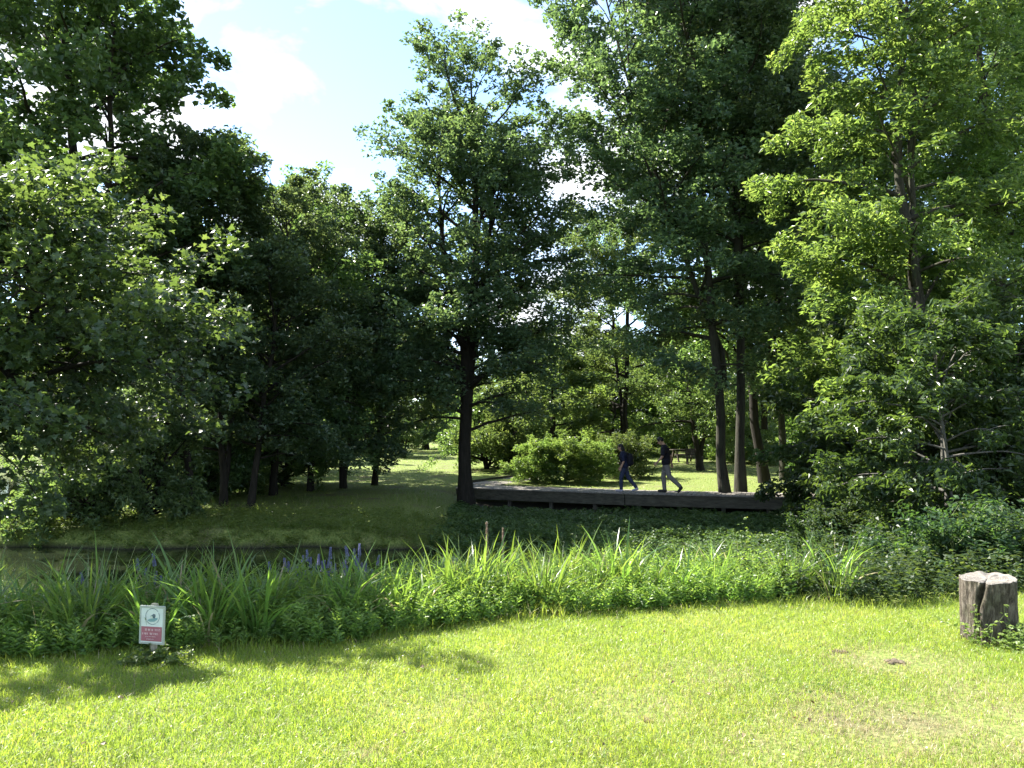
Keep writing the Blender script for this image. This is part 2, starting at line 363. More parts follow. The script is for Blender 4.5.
# bare / dry patches on the mown lawn (x, y, r)
PATCH = [(X(890, 5.6), 5.65, .34, 1.1), (X(900, 4.35), 4.35, .6, .9), (X(1005, 4.4), 4.4, .50, 1.1), (X(960, 5.0), 5.0, .3, .6), (X(832, 5.9), 5.9, .07, 1), (X(640, 4.6), 4.7, .35, .45),
         (X(700, 5.2), 5.3, .4, .4), (X(790, 4.1), 4.1, .4, .5), (X(440, 4.7), 4.7, .3, .3), (X(372, 4.0), 4.0, .12, .7)]
def dryness(x, y):
    d = np.zeros_like(x)
    for (a, b, r, s) in PATCH:
        q = np.hypot((x - a) * .75, y - b) / r
        d = np.maximum(d, s * np.exp(-q ** 2 * 1.2) * (1 + .5 * wob(x, y, 9)))
    return d
# mown lawn
N = 620000
y = 2.6 + (8.6 - 2.6) * rng.random(N) ** 1.15
x = (rng.random(N) * 2 - 1) * (.74 * y + 2.4)
keep = y < lawn_edge(x) + .35 * rng.random(N)
x, y = x[keep], y[keep]
dr = dryness(x, y)
keep = rng.random(len(x)) > dr * .7
x, y, dr = x[keep], y[keep], dr[keep]
n = len(x)
cl = .5 + .45 * wob(x, y, 5) + .25 * wob(x, y, 2.2)
h = (.034 + .042 * rng.random(n)) * (.75 + .5 * cl) * (1 - .4 * np.clip(dr, 0, 1))
v = np.clip(.38 + .24 * wob(x, y, 1.7) + .14 * wob(x + 3, y, .6) + .12 * wob(x, y, 6.5) + rng.normal(0, .17, n), 0, .85)
strawy = rng.random(n) < .07 + .95 * dr
v = np.where(strawy, .88 + .12 * rng.random(n), v)
base = np.stack([x, y, terrain(x, y) - .004], 1)
o = mesh_obj('lawn_grass', blade_mesh('lawn_grass', base, h, .003 + .0026 * rng.random(n), rng.random(n) * 2 * PI, .25 + .75 * rng.random(n), 2, rng, v), M['lawn_blade'])
tag(o, 'short sunlit mown grass of the foreground lawn with dry patches', 'grass', kind='stuff')
# clover and daisy leaves in the lawn
N = 15000
y = 2.7 + 5.6 * rng.random(N); x = (rng.random(N) * 2 - 1) * (.74 * y + .5)
keep = (y < lawn_edge(x) + .1) & (wob(x, y, 2.3) + .6 * rng.random(N) > .25) & (dryness(x, y) < .4)
x, y = x[keep], y[keep]; n = len(x)
c = np.stack([x, y, terrain(x, y) + .018 + .03 * rng.random(n)], 1)
az = rng.random(n) * 2 * PI
a = unit(np.stack([np.cos(az), np.sin(az), rng.normal(0, .3, n)], 1)); nn = unit(np.stack([rng.normal(0, .45, n), rng.normal(0, .45, n), np.ones(n)], 1))
L = .009 + .012 * rng.random(n)
o = mesh_obj('clover_leaves', leaf_mesh('clover_leaves', c, a, nn, L, L * .9, 'oval', rng.random(n)), M['weed_leaf'])
tag(o, 'tiny clover leaves scattered low through the mown lawn', 'clover', kind='stuff')

# pale fallen petals and dead leaves
def litter(name, n, mat, label, L0, seed, y0=2.9, y1=7.6):
    r = np.random.default_rng(seed)
    y = y0 + (y1 - y0) * r.random(n); x = (r.random(n) * 2 - 1) * (.74 * y + .5)
    k = (y < lawn_edge(x)) & (wob(x, y, 1.4) + r.normal(0, .5, n) > .1); x, y = x[k], y[k]; m = len(x)
    az = r.random(m) * 6.28
    L = L0 * r.uniform(.6, 1.4, m)
    o = mesh_obj(name, leaf_mesh(name, np.stack([x, y, terrain(x, y) + .030 + .015 * r.random(m)], 1), unit(np.stack([np.cos(az), np.sin(az), r.normal(0, .3, m)], 1)),
                 unit(np.stack([r.normal(0, .5, m), r.normal(0, .5, m), np.ones(m)], 1)), L, L * .7, 'oval', r.random(m)), mat)
    tag(o, label, 'litter', kind='stuff')
M['pale_petal'] = foliage_mat('pale_petal', [(0, (.45, .47, .38)), (1, (.66, .66, .58))], [(0, (.3, .32, .2)), (1, (.4, .4, .3))], .2, hue_by_object=False)
M['dead_leaf'] = foliage_mat('dead_leaf', [(0, (.09, .06, .03)), (.6, (.2, .14, .07)), (1, (.3, .24, .13))], [(0, (.12, .08, .03)), (1, (.3, .22, .1))], .3, hue_by_object=False)
litter('fallen_petals', 900, M['pale_petal'], 'tiny pale petals and daisy heads scattered over the lawn', .012, 41)
litter('fallen_leaves', 420, M['dead_leaf'], 'small brown fallen leaves scattered over the lawn', .026, 42)
# far lawn and shaded bank grass
def far_grass(name, n0, y0, y1, hmin, hmax, w, mask, label, mat, xw=.78, pw=1.6, straw=.05, seed=3):
    r = np.random.default_rng(seed)
    y = y0 + (y1 - y0) * r.random(n0) ** pw
    x = (r.random(n0) * 2 - 1) * (xw * y + .5)
    z = terrain(x, y)
    k = mask(x, y, z, r); x, y, z = x[k], y[k], z[k]; n = len(x)
    h = (hmin + (hmax - hmin) * r.random(n)) * (.8 + .4 * wob(x, y, 2.1))
    sc = np.clip(y / 18, .8, 3.5)
    v = np.clip(.4 + .2 * wob(x, y, .9) + r.normal(0, .17, n), 0, .93); v = np.where(r.random(n) < straw + (.33 + .3 * wob(x, y, 1.1)) * ((x > 1) & (y > 26) & (y < 48)), .95 + .05 * r.random(n), v)
    o = mesh_obj(name, blade_mesh(name, np.stack([x, y, z - .01], 1), h, w * sc * (.7 + .6 * r.random(n)), r.random(n) * 2 * PI, .2 + .7 * r.random(n), 2, r, v), mat)
    tag(o, label, 'grass', kind='stuff'); return o
far_grass('meadow_grass', 150000, 15.4, 85, .05, .12, .010, lambda x, y, z, r: (z > -.7) & ((x < -.5) | (y > 26.5)) & ~((x < -11) & (y > 18.5) & (y < 62)),
          'sunlit and shaded grass of the far park lawn beyond the pond', M['meadow'])
far_grass('bank_grass', 34000, 14.3, 24, .16, .45, .011, lambda x, y, z, r: (z > -.78) & (x < 2.5) & (wob(x, y, .8) + .9 * r.random(len(x)) - .05 * (y - 15) > .15) & ~((x < -11) & (y > 18.5)),
          'long uncut grass on the far bank below the main tree', M['meadow'], pw=1.9, seed=5, straw=.08)

far_grass('edge_grass', 90000, 4.6, 9.4, .07, .22, .006, lambda x, y, z, r: (np.abs(y - lawn_edge(x) - .12 + .08 * wob(x, y, 4)) < .30 * r.random(len(x)) ** .7) & (np.abs(x) < 7.5),
          'longer unmown grass fringe between the lawn and the planted strip', M['lawn_blade'], pw=1.0, seed=9, straw=.06)
# strap-leaved marsh plants along the near bank: individuals
def clump_mesh(name, seed, n, hmin, hmax, w, r0, bend, straw=.06):
    r = np.random.default_rng(seed)
    a = r.random(n) * 2 * PI; q = r0 * np.sqrt(r.random(n))
    base = np.stack([q * np.cos(a), q * np.sin(a), np.full(n, -.05)], 1)
    h = hmin + (hmax - hmin) * r.random(n); az = a + r.normal(0, .7, n)
    v = np.clip(.45 + r.normal(0, .18, n), 0, .92); v = np.where(r.random(n) < straw, .97, v)
    return blade_mesh(name, base, h, w * (.6 + .7 * r.random(n)), az, np.clip(bend * (.3 + 1.2 * r.random(n)), .05, 1.25), 6, r, v)
reed_me = [clump_mesh('reed_leaves', 20 + i, 36, .45, .98, .034, .16, .62) for i in range(4)]
rush_me = [clump_mesh('rush_leaves', 30 + i, 60, .35, .75, .011, .12, .5) for i in range(3)]
for me in reed_me + rush_me: me.materials.append(M['reed'])
rr = random.Random(4)
def in_band(x, f):
    le, sh = float(lawn_edge(x)), float(shore(x)); return le + .25 + (sh - le) * f
nr = 0
for k in range(380):
    x = -4.5 + 5.8 * rr.random() ** .9 if k < 290 else .4 + 3.4 * rr.random()
    f = .02 + 1.05 * rr.random() ** .9
    y = in_band(x, f * .86)
    if y > 11: continue
    pxx = 512 + x / y * FPX
    if f > .45 and (268 < pxx < 368 or 128 < pxx < 190 or 85 < pxx < 112) and rr.random() < .8: continue
    rush = (x > -1.6 and rr.random() < .5) or rr.random() < .25
    o = bpy.data.objects.new('rush_clump' if rush else 'reed_clump', rr.choice(rush_me if rush else reed_me)); link(o)
    s = (.72 + .42 * f + .2 * rr.random()) * (1.05 if x < -1.8 else .98)
    o.location = (x, y, tz(x, y)); o.rotation_euler = (0, 0, rr.random() * 6.28); o.scale = (s, s, s * (.9 + .25 * rr.random()))
    if rush: tag(o, 'clump of narrow arching rush leaves in the planted strip along the near bank', 'rush', 'rush clumps along the near bank')
    else: tag(o, 'clump of broad strap leaved reeds in the planted strip along the near bank', 'reed', 'reed clumps along the near bank')
# some tall bright shoots that stick out above the strip
for (px, py, d, lab) in ((555, 530, 8.6, 'tall bright reed clump that stands up highest in the middle of the strip'),
                         (212, 545, 8.0, 'tall pale reed clump with drooping tips rising above the strip near the pond water'),
                         (425, 540, 8.5, 'bright arching reed clump in the strip, not far from the tall brown seed spike'),
                         (655, 550, 9.2, 'small upright reed clump at the dark ditch, below the boardwalk walkers')):
    x = X(px, d); o = bpy.data.objects.new('tall_reed_clump', reed_me[int(px) % 4]); link(o)
    z = tz(x, d); top = P(px, py, d).z; s = (top - z) / .92
    o.location = (x, d, z); o.rotation_euler = (0, 0, px); o.scale = (s * .8, s * .8, s); tag(o, lab, 'reed')

# leafy herbs: one object per kind of cover
def herb_cover(name, n, pts, hfun, leaf, per, mat, label, seed, shape='lance', flat=.55, kind='stuff', ratio=None, rise=.35):
    r = np.random.default_rng(seed)
    x, y = pts(r, n); z = terrain(x, y); n = len(x)
    h = hfun(x, y, r)
    t = (np.arange(per)[None] + r.random((n, per))) / per
    t = .12 + .88 * t
    az = r.random((n, 1)) * 6.28 + np.arange(per)[None] * 2.4 + r.normal(0, .4, (n, per))
    lx, ly = r.normal(0, .12, (n, 1)), r.normal(0, .12, (n, 1))
    L = leaf * (.6 + .7 * r.random((n, per))) * (1.15 - .5 * t)
    d = np.stack([np.cos(az), np.sin(az), rise - .5 * r.random((n, per))], -1); d = unit(d)
    c = np.stack([x[:, None] + lx * t * h[:, None] * 2, y[:, None] + ly * t * h[:, None] * 2, z[:, None] + h[:, None] * t], -1) + d * (L * .55)[..., None]
    nn = unit(np.stack([r.normal(0, flat, (n, per)), r.normal(0, flat, (n, per)), np.ones((n, per))], -1))
    v = np.clip(.25 + .35 * t + r.normal(0, .15, (n, per)) + .15 * r.random((n, 1)), 0, 1)
    m = n * per
    o = mesh_obj(name, leaf_mesh(name, c.reshape(m, 3), d.reshape(m, 3), nn.reshape(m, 3), L.reshape(m), L.reshape(m) * (ratio or (.34 if shape == 'lance' else .72)), shape, v.reshape(m)), mat)
    return tag(o, label, 'plants', kind=kind)
def band_pts(r, n):
    x = -4.6 + 7.4 * r.random(n); f = r.random(n) * 1.1 - .06 + .05 * wob(x, x * 0, 3)
    return x, lawn_edge(x) + .22 + (shore(x) - lawn_edge(x)) * np.clip(f, -.12, 1.05)
def band_h(x, y, r):
    f = np.clip((y - lawn_edge(x)) / 1.6, 0, 1)
    return (.22 + .46 * f * (.75 + .35 * wob(x, y, 1.6))) * (.6 + .55 * r.random(len(x)))
herb_cover('bank_herbs', 5600, band_pts, band_h, .070, 24, M['herb'], 'mixed leafy herbs filling the planted strip between lawn and pond', 11, flat=.95, ratio=.27, rise=.75)
def ditch_pts(r, n):
    x = -1.8 + 14 * r.random(n); y = 11.5 + 14.5 * r.random(n)
    k = (terrain(x, y) > -1.02) & (y > np.interp(x, [-2, 0, 3, 8, 14], [16, 15.6, 14.4, 12.4, 11.5])) & (y < np.interp(x, [-2, 4, 9, 20], [27.0, 25.2, 24.1, 24.5]))
    return x[k], y[k]
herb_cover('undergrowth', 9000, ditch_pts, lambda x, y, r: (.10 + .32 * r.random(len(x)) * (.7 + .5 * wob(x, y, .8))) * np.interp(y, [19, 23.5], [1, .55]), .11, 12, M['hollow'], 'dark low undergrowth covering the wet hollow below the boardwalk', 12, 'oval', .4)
def leftbank_pts(r, n):
    x = -13 + 12.5 * r.random(n); y = 15.7 + 4.6 * r.random(n) ** 2.2
    k = (terrain(x, y) > -.82); return x[k], y[k]
herb_cover('bank_weeds', 4200, leftbank_pts, lambda x, y, r: .10 + .24 * r.random(len(x)), .10, 10, M['herb'], 'dark weeds along the far bank beneath the pondside trees', 13, 'lance', .5)
def rightbank_pts(r, n):
    x = 1.6 + 10 * r.random(n); y = 7.5 + 5.2 * r.random(n)
    k = y > lawn_edge(x) + np.interp(x + .5 * r.normal(0, 1, n), [1.6, 3.0], [1.6, .15]); return x[k], y[k]
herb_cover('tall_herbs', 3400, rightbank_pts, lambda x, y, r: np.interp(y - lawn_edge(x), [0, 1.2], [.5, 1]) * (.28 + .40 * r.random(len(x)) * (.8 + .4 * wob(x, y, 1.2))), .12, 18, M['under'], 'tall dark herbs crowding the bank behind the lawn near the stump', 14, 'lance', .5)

# ------------------------------------------------------------------ trees
def norm(v): return v / (np.linalg.norm(v) + 1e-9)
def grow(seed, H, r0, base, R, prof, nl, stems=((0, 0, 1.0, 0.0),), leaves=80000, leaf=.105, wid=.62, clump=.36, up=(15, 55), droop=.3,
         shape='rhomb', twist=.5, drop=.22, ndown=0.0, bend=.04, sub=.45, flatc=.8, gap=1.35, lat=2.4, side=None):
    """stems: (lean_x, lean_y, height factor, fork height). returns (trunk mesh paths, leaf arrays)"""
    r = np.random.default_rng(seed)
    paths, cc, cd, cv = [], [], [], []
    for si, (lx, ly, hf, fork) in enumerate(stems):
        K = 16
        t = np.linspace(0, 1, K); Hs = H * hf
        wx = np.cumsum(r.normal(0, bend, K)) * Hs / K * 2; wy = np.cumsum(r.normal(0, bend, K)) * Hs / K * 2
        if fork > 0:
            k0 = np.clip((t - fork) / (1 - fork), 0, 1)
        else: k0 = t
        env = np.clip(k0 * 6, 0, 1)
        sx = lx * (k0 ** .85) + (wx - wx[0]) * env; sy = ly * (k0 ** .85) + (wy - wy[0]) * env
        pts = np.stack([sx, sy, t * Hs - .15 * (t == 0)], 1)
        rs = r0 * (1 if si == 0 else .72) * (1 - t) ** .75 * (1 + .55 * np.exp(-t * Hs / .35) * (fork == 0)) + .012
        if fork > 0:
            m = t >= fork - .08; ptm, rsm = pts[m], rs[m]
        else: ptm, rsm = pts, rs
        # finer resample
        tt = np.linspace(0, len(ptm) - 1, len(ptm) * 2)
        pp = np.stack([np.interp(tt, np.arange(len(ptm)), ptm[:, j]) for j in range(3)], 1); rp = np.interp(tt, np.arange(len(ptm)), rsm)
        paths.append((pp, rp))
        az0 = r.random() * 6.28
        n_l = max(6, int(nl * (1 if len(stems) == 1 else .75)))
        b0 = max(base / Hs, fork)
        for i in range(n_l):
            s = (i + .5 * r.random()) / n_l
            th = b0 + (.985 - b0) * s ** .92
            org = np.array([np.interp(th, t, pts[:, j]) for j in range(3)])
            rad0 = np.interp(th, t, rs)
            az = az0 + i * lat + r.normal(0, .35)
            LL = R * np.interp(s, prof[0], prof[1]) * r.uniform(.5, 1.2)
            if side is not None: LL *= 1 + side[1] * math.cos(az - side[0])
            if LL < .3: continue
            el = rad(up[0] + (up[1] - up[0]) * s + r.normal(0, 8))
            d = np.array([math.cos(az) * math.cos(el), math.sin(az) * math.cos(el), math.sin(el)])
            n = 8; lp = [org]; step = LL / (n - 1)
            for k in range(1, n):
                d = norm(d + np.array([r.normal(0, .10), r.normal(0, .10), r.normal(0, .06) - droop * (k / n) * .35]))
                lp.append(lp[-1] + d * step)
            lp = np.array(lp); br = max(.012, min(rad0 * .55, .012 + LL * .016))
            paths.append((lp, br * (1 - np.linspace(0, 1, n)) ** .8 + .006))
            ns = max(3, int(LL / sub) + 1)
            for j in range(ns):
                u = .22 + .78 * (j + r.random() * .8) / ns; u = min(u, .99)
                if r.random() < drop: continue
                o = np.array([np.interp(u * (n - 1), np.arange(n), lp[:, q]) for q in range(3)])
                kk = min(n - 2, int(u * (n - 1))); dl = norm(lp[kk + 1] - lp[kk])
                sd = norm(np.cross(dl, (0, 0, 1))) * (1 if j % 2 else -1)
                sl = LL * (.20 + .38 * (1 - u)) * r.uniform(.6, 1.25) + .28
                d2 = norm(dl * .75 + sd * .8 + np.array([0, 0, r.normal(.12, .42)]))
                m = 5; sp = [o]
                for k in range(1, m):
                    d2 = norm(d2 + r.normal(0, .12, 3) + np.array([0, 0, -droop * .12])); sp.append(sp[-1] + d2 * sl / (m - 1))
                sp = np.array(sp); paths.append((sp, np.linspace(.011, .004, m)))
                nc = max(1, int(round(sl / (clump * gap))))
                tone = r.normal(0, .10)
                for k in range(nc):
                    q = (k + 1) / nc * (m - 1)
                    cc.append([np.interp(q, np.arange(m), sp[:, w]) for w in range(3)]); cd.append(d2); cv.append(tone)
    cc = np.array(cc); cd = np.array(cd); cv = np.array(cv)
    per = max(4, int(leaves / len(cc)))
    n = len(cc) * per
    size = np.repeat(r.uniform(.6, 1.25, len(cc)), per)[:, None]
    ball = unit(r.normal(0, 1, (n, 3))) * (r.random((n, 1)) ** .45)
    C = np.repeat(cc, per, 0) + ball * size * np.array([clump, clump, clump * flatc])
    A = np.repeat(cd, per, 0) * .6 + r.normal(0, .75, (n, 3)); A[:, 2] = A[:, 2] * .6 - ndown; A = unit(A)
    NN = unit(np.stack([r.normal(0, twist, n), r.normal(0, twist, n), np.ones(n)], 1))
    Ls = leaf * r.uniform(.5, 1.4, n)
    v = np.clip(.42 + np.repeat(cv, per) + r.normal(0, .17, n), 0, 1)
    return tubes(paths, 'trunk'), leaf_mesh('crown', C, A, NN, Ls, Ls * wid, shape, v)

PROTO = {}
def proto(key, bark, leafm, **kw):
    t, c = grow(**kw); t.materials.append(M[bark]); c.materials.append(M[leafm]); PROTO[key] = (t, c)
DOME = ([0, .15, .45, .75, 1], [.72, 1, 1, .85, .45])
COLM = ([0, .12, .5, .85, 1], [.85, 1, .95, .8, .5])
TALL = ([0, .25, .6, .85, 1], [.6, .9, 1, .9, .55])
ROUND = ([0, .2, .5, .8, 1], [.8, 1, 1, .8, .4])
proto('main', 'bark_dark', 'leaf_dark', seed=101, H=15.2, r0=.22, base=2.3, R=3.7, prof=COLM, nl=46, stems=((.1, 0, 1, 0), (1.5, .4, .8, .24), (-1.1, .6, .86, .27)), leaves=76000, leaf=.155, clump=.42, up=(14, 66), droop=.35)
proto('waterside', 'bark_dark', 'leaf_maple', seed=121, H=13.2, r0=.17, base=4.2, R=3.2, prof=DOME, nl=40, stems=((-1.4, .2, 1, 0), (.4, -.3, .88, .12)), leaves=52000, leaf=.15, wid=.8, clump=.40, up=(8, 62), droop=.4)
proto('alder_a', 'bark_dark', 'leaf_dark', seed=102, H=8.4, r0=.09, base=1.1, R=3.0, prof=DOME, nl=30, stems=((-.9, .2, 1, 0), (.8, -.3, .93, .05)), leaves=33000, leaf=.135, clump=.36, up=(18, 66), droop=.3)
proto('alder_b', 'bark_dark', 'leaf_dark', seed=103, H=8.4, r0=.085, base=1.3, R=2.7, prof=TALL, nl=32, stems=((-.6, 0, 1, 0),), leaves=25000, leaf=.135, clump=.36, up=(18, 66), droop=.3)
proto('alder_c', 'bark_dark', 'leaf_mid', seed=104, H=8.8, r0=.10, base=.9, R=3.1, prof=DOME, nl=34, stems=((.6, .3, 1, 0), (-.6, .2, .85, .12)), leaves=34000, leaf=.14, clump=.36, up=(5, 60), droop=.5)
proto('wood_a', 'bark_mossy', 'leaf_dark', seed=105, H=22.5, r0=.15, base=4.0, R=4.8, prof=TALL, nl=52, side=(PI, .18), stems=((-2.3, .2, 1, 0), (-3.6, .6, .86, .26)), leaves=84000, leaf=.17, clump=.46, up=(10, 66), droop=.3, bend=.03)
proto('wood_b', 'bark_mossy', 'leaf_dark', seed=106, H=23.5, r0=.15, base=4.6, R=4.2, prof=TALL, nl=46, stems=((.3, .2, 1, 0), (1.6, .3, .85, .3)), leaves=66000, leaf=.17, clump=.46, up=(10, 66), droop=.3, bend=.025)
proto('wood_c', 'bark_dark', 'leaf_mid', seed=107, H=17.0, r0=.17, base=3.4, R=4.4, prof=DOME, nl=36, stems=((-1.4, .2, 1, 0), (1.0, .3, .9, .2)), leaves=56000, leaf=.17, clump=.46, up=(10, 64), droop=.35)
proto('ash', 'bark_mossy', 'leaf_light', seed=108, H=17.5, r0=.13, base=2.2, R=3.0, prof=([0, .2, .5, .8, 1], [.8, 1, .95, .8, .35]), nl=44, stems=((.15, .1, 1, 0), (.9, .5, .8, .1)), leaves=66000, leaf=.155, wid=.38, clump=.38, up=(12, 58), droop=.5, ndown=.25, twist=.7)
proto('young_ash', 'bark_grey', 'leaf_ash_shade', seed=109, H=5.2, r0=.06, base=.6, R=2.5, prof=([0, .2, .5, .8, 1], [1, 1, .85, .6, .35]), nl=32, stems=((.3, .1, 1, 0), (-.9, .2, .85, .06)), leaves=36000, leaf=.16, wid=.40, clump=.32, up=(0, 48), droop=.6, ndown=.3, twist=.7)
proto('small_tree', 'bark_dark', 'leaf_mid', seed=110, H=6.0, r0=.16, base=1.6, R=3.2, prof=ROUND, nl=24, stems=((-.8, .2, 1, 0), (.9, .1, .95, .18)), leaves=24000, leaf=.14, clump=.36, up=(8, 45), droop=.5)
proto('maple', 'bark_dark', 'leaf_maple', seed=111, side=(-2.11, .35), H=5.1, r0=.13, base=2.3, R=2.8, prof=([0, .15, .5, .8, 1], [.8, 1, .95, .7, .3]), nl=40, stems=((.2, .1, 1, 0), (1.0, .4, .92, .2)), leaves=44000, leaf=.09, wid=1.0, clump=.30, shape='maple', up=(2, 50), droop=.5, twist=.6, ndown=.15, sub=.40)
proto('far_tree', 'bark_dark', 'leaf_mid', seed=112, H=11.0, r0=.25, base=1.0, R=4.3, prof=DOME, nl=30, leaves=20000, leaf=.27, clump=.6, up=(2, 58), droop=.45)
proto('far_tree_light', 'bark_dark', 'leaf_light', seed=113, H=8.4, r0=.2, base=.8, R=3.8, prof=ROUND, nl=28, leaves=18000, leaf=.25, clump=.55, up=(2, 52), droop=.45)
proto('bush', 'bark_dark', 'leaf_mid', seed=114, H=1.7, r0=.04, base=.1, R=1.4, prof=([0, .3, .7, 1], [1, 1, .8, .4]), nl=16, stems=((.5, .1, 1, 0), (-.6, .2, .95, 0), (.1, -.5, .9, 0), (-.1, .5, 1, 0)), leaves=15000, leaf=.11, wid=.5, clump=.22, up=(15, 60), droop=.35, sub=.28)
proto('bush_light', 'stem', 'leaf_light', seed=115, H=1.7, r0=.035, base=.08, R=1.45, prof=([0, .3, .7, 1], [1, 1, .8, .4]), nl=18, stems=((.6, .1, 1, 0), (-.7, .2, .9, 0), (.2, -.5, .95, 0)), leaves=14000, leaf=.13, wid=.36, clump=.22, up=(20, 70), droop=.5, sub=.28, ndown=.2)
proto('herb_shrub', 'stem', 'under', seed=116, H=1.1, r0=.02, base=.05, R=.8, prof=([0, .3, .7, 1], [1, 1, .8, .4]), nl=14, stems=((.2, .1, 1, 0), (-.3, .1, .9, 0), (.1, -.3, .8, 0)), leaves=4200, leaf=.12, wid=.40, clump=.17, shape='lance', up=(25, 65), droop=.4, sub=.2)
proto('conifer', 'bark_dark', 'leaf_dark', seed=117, H=27, r0=.35, base=9, R=4.0, prof=([0, .3, .7, 1], [.5, .9, .8, .3]), nl=30, leaves=26000, leaf=.25, wid=.4, clump=.42, up=(-5, 40), droop=.3, drop=.3)

def tree(key, name, label, x, y, rz=0, s=1.0, sz=None, cat='tree', group=None, part='trunk', crown='crown'):
    o = empty(name, (x, y, tz(x, y) - .03), rz)
    o.scale = (s, s, sz or s)
    t, c = PROTO[key]
    mesh_obj(part, t, None, o); mesh_obj(crown, c, None, o)
    return tag(o, label, cat, group)

tree('main', 'broadleaf_tree', 'large dark columnar tree on its own at the end of the boardwalk', X(467, 26.3), 26.3, .3)
tree('maple', 'maple_tree', 'big leaved maple overhanging the pond, its bright leaves cut off by the photo edge', -6.95, 9.5, 0)
# pondside trees
for a in (
    ('waterside', X(96, 18.4), 18.4, 0, 1.08, 'tall forked waterside tree filling the upper left corner of the view with dark leaves'),
    ('alder_b', X(196, 19.5), 19.5, 0, 1.0, 'slim dark tree leaning over beside the forked waterside tree'),
    ('alder_a', X(226, 21.5), 21.5, 1.9, 1.0, 'twin stemmed dark tree, front one of the dense group by the far bank'),
    ('alder_b', X(252, 21.0), 21.0, 3.9, .98, 'dark straight tree just behind the twin stemmed one on the far bank'),
    ('alder_c', X(275, 25), 25.0, 4.6, 1.05, 'bushy mid green tree in the middle of the dense pondside group'),
    ('alder_b', X(312, 27), 27.0, 5.0, 1.1, 'thin trunked tree at the shaded lawn edge, first of the row beside the grass ride'),
    ('alder_a', X(345, 28), 28.0, .4, 1.1, 'twin stemmed tree in the row beside the grass ride'),
    ('alder_b', X(375, 30), 30.0, 2.4, 1.12, 'last slim tree of the row beside the grass ride, nearest the far sunlit lawn'),
    ('alder_c', X(165, 27), 27.0, .9, 1.2, 'tall dark tree at the rear of the pondside group'),
    ('alder_c', X(300, 38), 38.0, 3.3, 1.2, 'rounded tree top rising behind the row beside the grass ride'),
    ('alder_c', X(232, 33), 33.0, 2.3, 1.2, 'low branched tree closing the view behind the twin stemmed dark tree'),
):
    tree(a[0], 'pondside_tree', a[5], a[1], a[2], a[3], a[4], group='dark trees on the far bank of the pond')
# woodland by the boardwalk
tree('wood_a', 'woodland_tree', 'tall mossy tree with a leaning trunk right behind the boardwalk', X(726, 25.6), 25.7, 0, group='tall trees behind the boardwalk')
tree('wood_b', 'woodland_tree', 'tall tree with a straight upright mossy trunk right behind the boardwalk', X(740, 26.1), 26.2, 1.0, group='tall trees behind the boardwalk')
tree('wood_c', 'woodland_tree', 'dark tree leaning back, behind the straight mossy trunk', X(764, 30.5), 30.5, .1, 1.05, group='tall trees behind the boardwalk')
tree('wood_b', 'woodland_tree', 'dark tree standing at the edge of the sunlit clearing behind the leaning ones', X(783, 32.5), 32.5, 2.5, .95, group='tall trees behind the boardwalk')
tree('small_tree', 'spreading_tree', 'small low forked tree on the sunlit clearing beside the picnic bench', X(700, 39), 39, 0, 1.0)
tree('ash', 'ash_tree', 'tall light green ash with its side lit bright yellow green', X(905, 17.6), 17.6, .4, 1.04)
tree('ash', 'ash_tree', 'tall ash partly cut off by the photo edge, behind the bright one', X(1015, 20), 20.0, 2.6, .95)
tree('wood_c', 'woodland_tree', 'dark wide tree filling the gap behind the two ash trees', X(905, 31), 31, 1.3, 1.05, group='tall trees behind the boardwalk')
tree('wood_b', 'woodland_tree', 'dark tall tree at the back of the wood, behind the ash at the photo edge', X(1060, 30), 30, 4, 1.0, group='tall trees behind the boardwalk')
tree('conifer', 'pine_tree', 'tall dark pine showing bare branches above the ash tops', X(985, 44), 44, 0, 1.0)
for a in (('young_ash', X(950, 13.6), 13.6, 1.0, .88, 'low leafy ash sapling in front of the tall ash, brightest leaves on top'),
          ('young_ash', X(866, 20), 20.0, 3.0, 1.0, 'bushy ash sapling between the boardwalk end and the bright ash'),
          ('young_ash', X(1040, 15), 15.0, 5.0, 1.0, 'ash sapling cut off by the photo edge beyond the stump'),
          ('young_ash', X(852, 29), 29.0, 4.0, 1.0, 'small ash sapling growing behind the boardwalk end'),
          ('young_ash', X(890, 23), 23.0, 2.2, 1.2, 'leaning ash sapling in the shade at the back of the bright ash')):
    tree(a[0], 'ash_sapling', a[5], a[1], a[2], a[3], a[4], group='young ash trees near the boardwalk end')
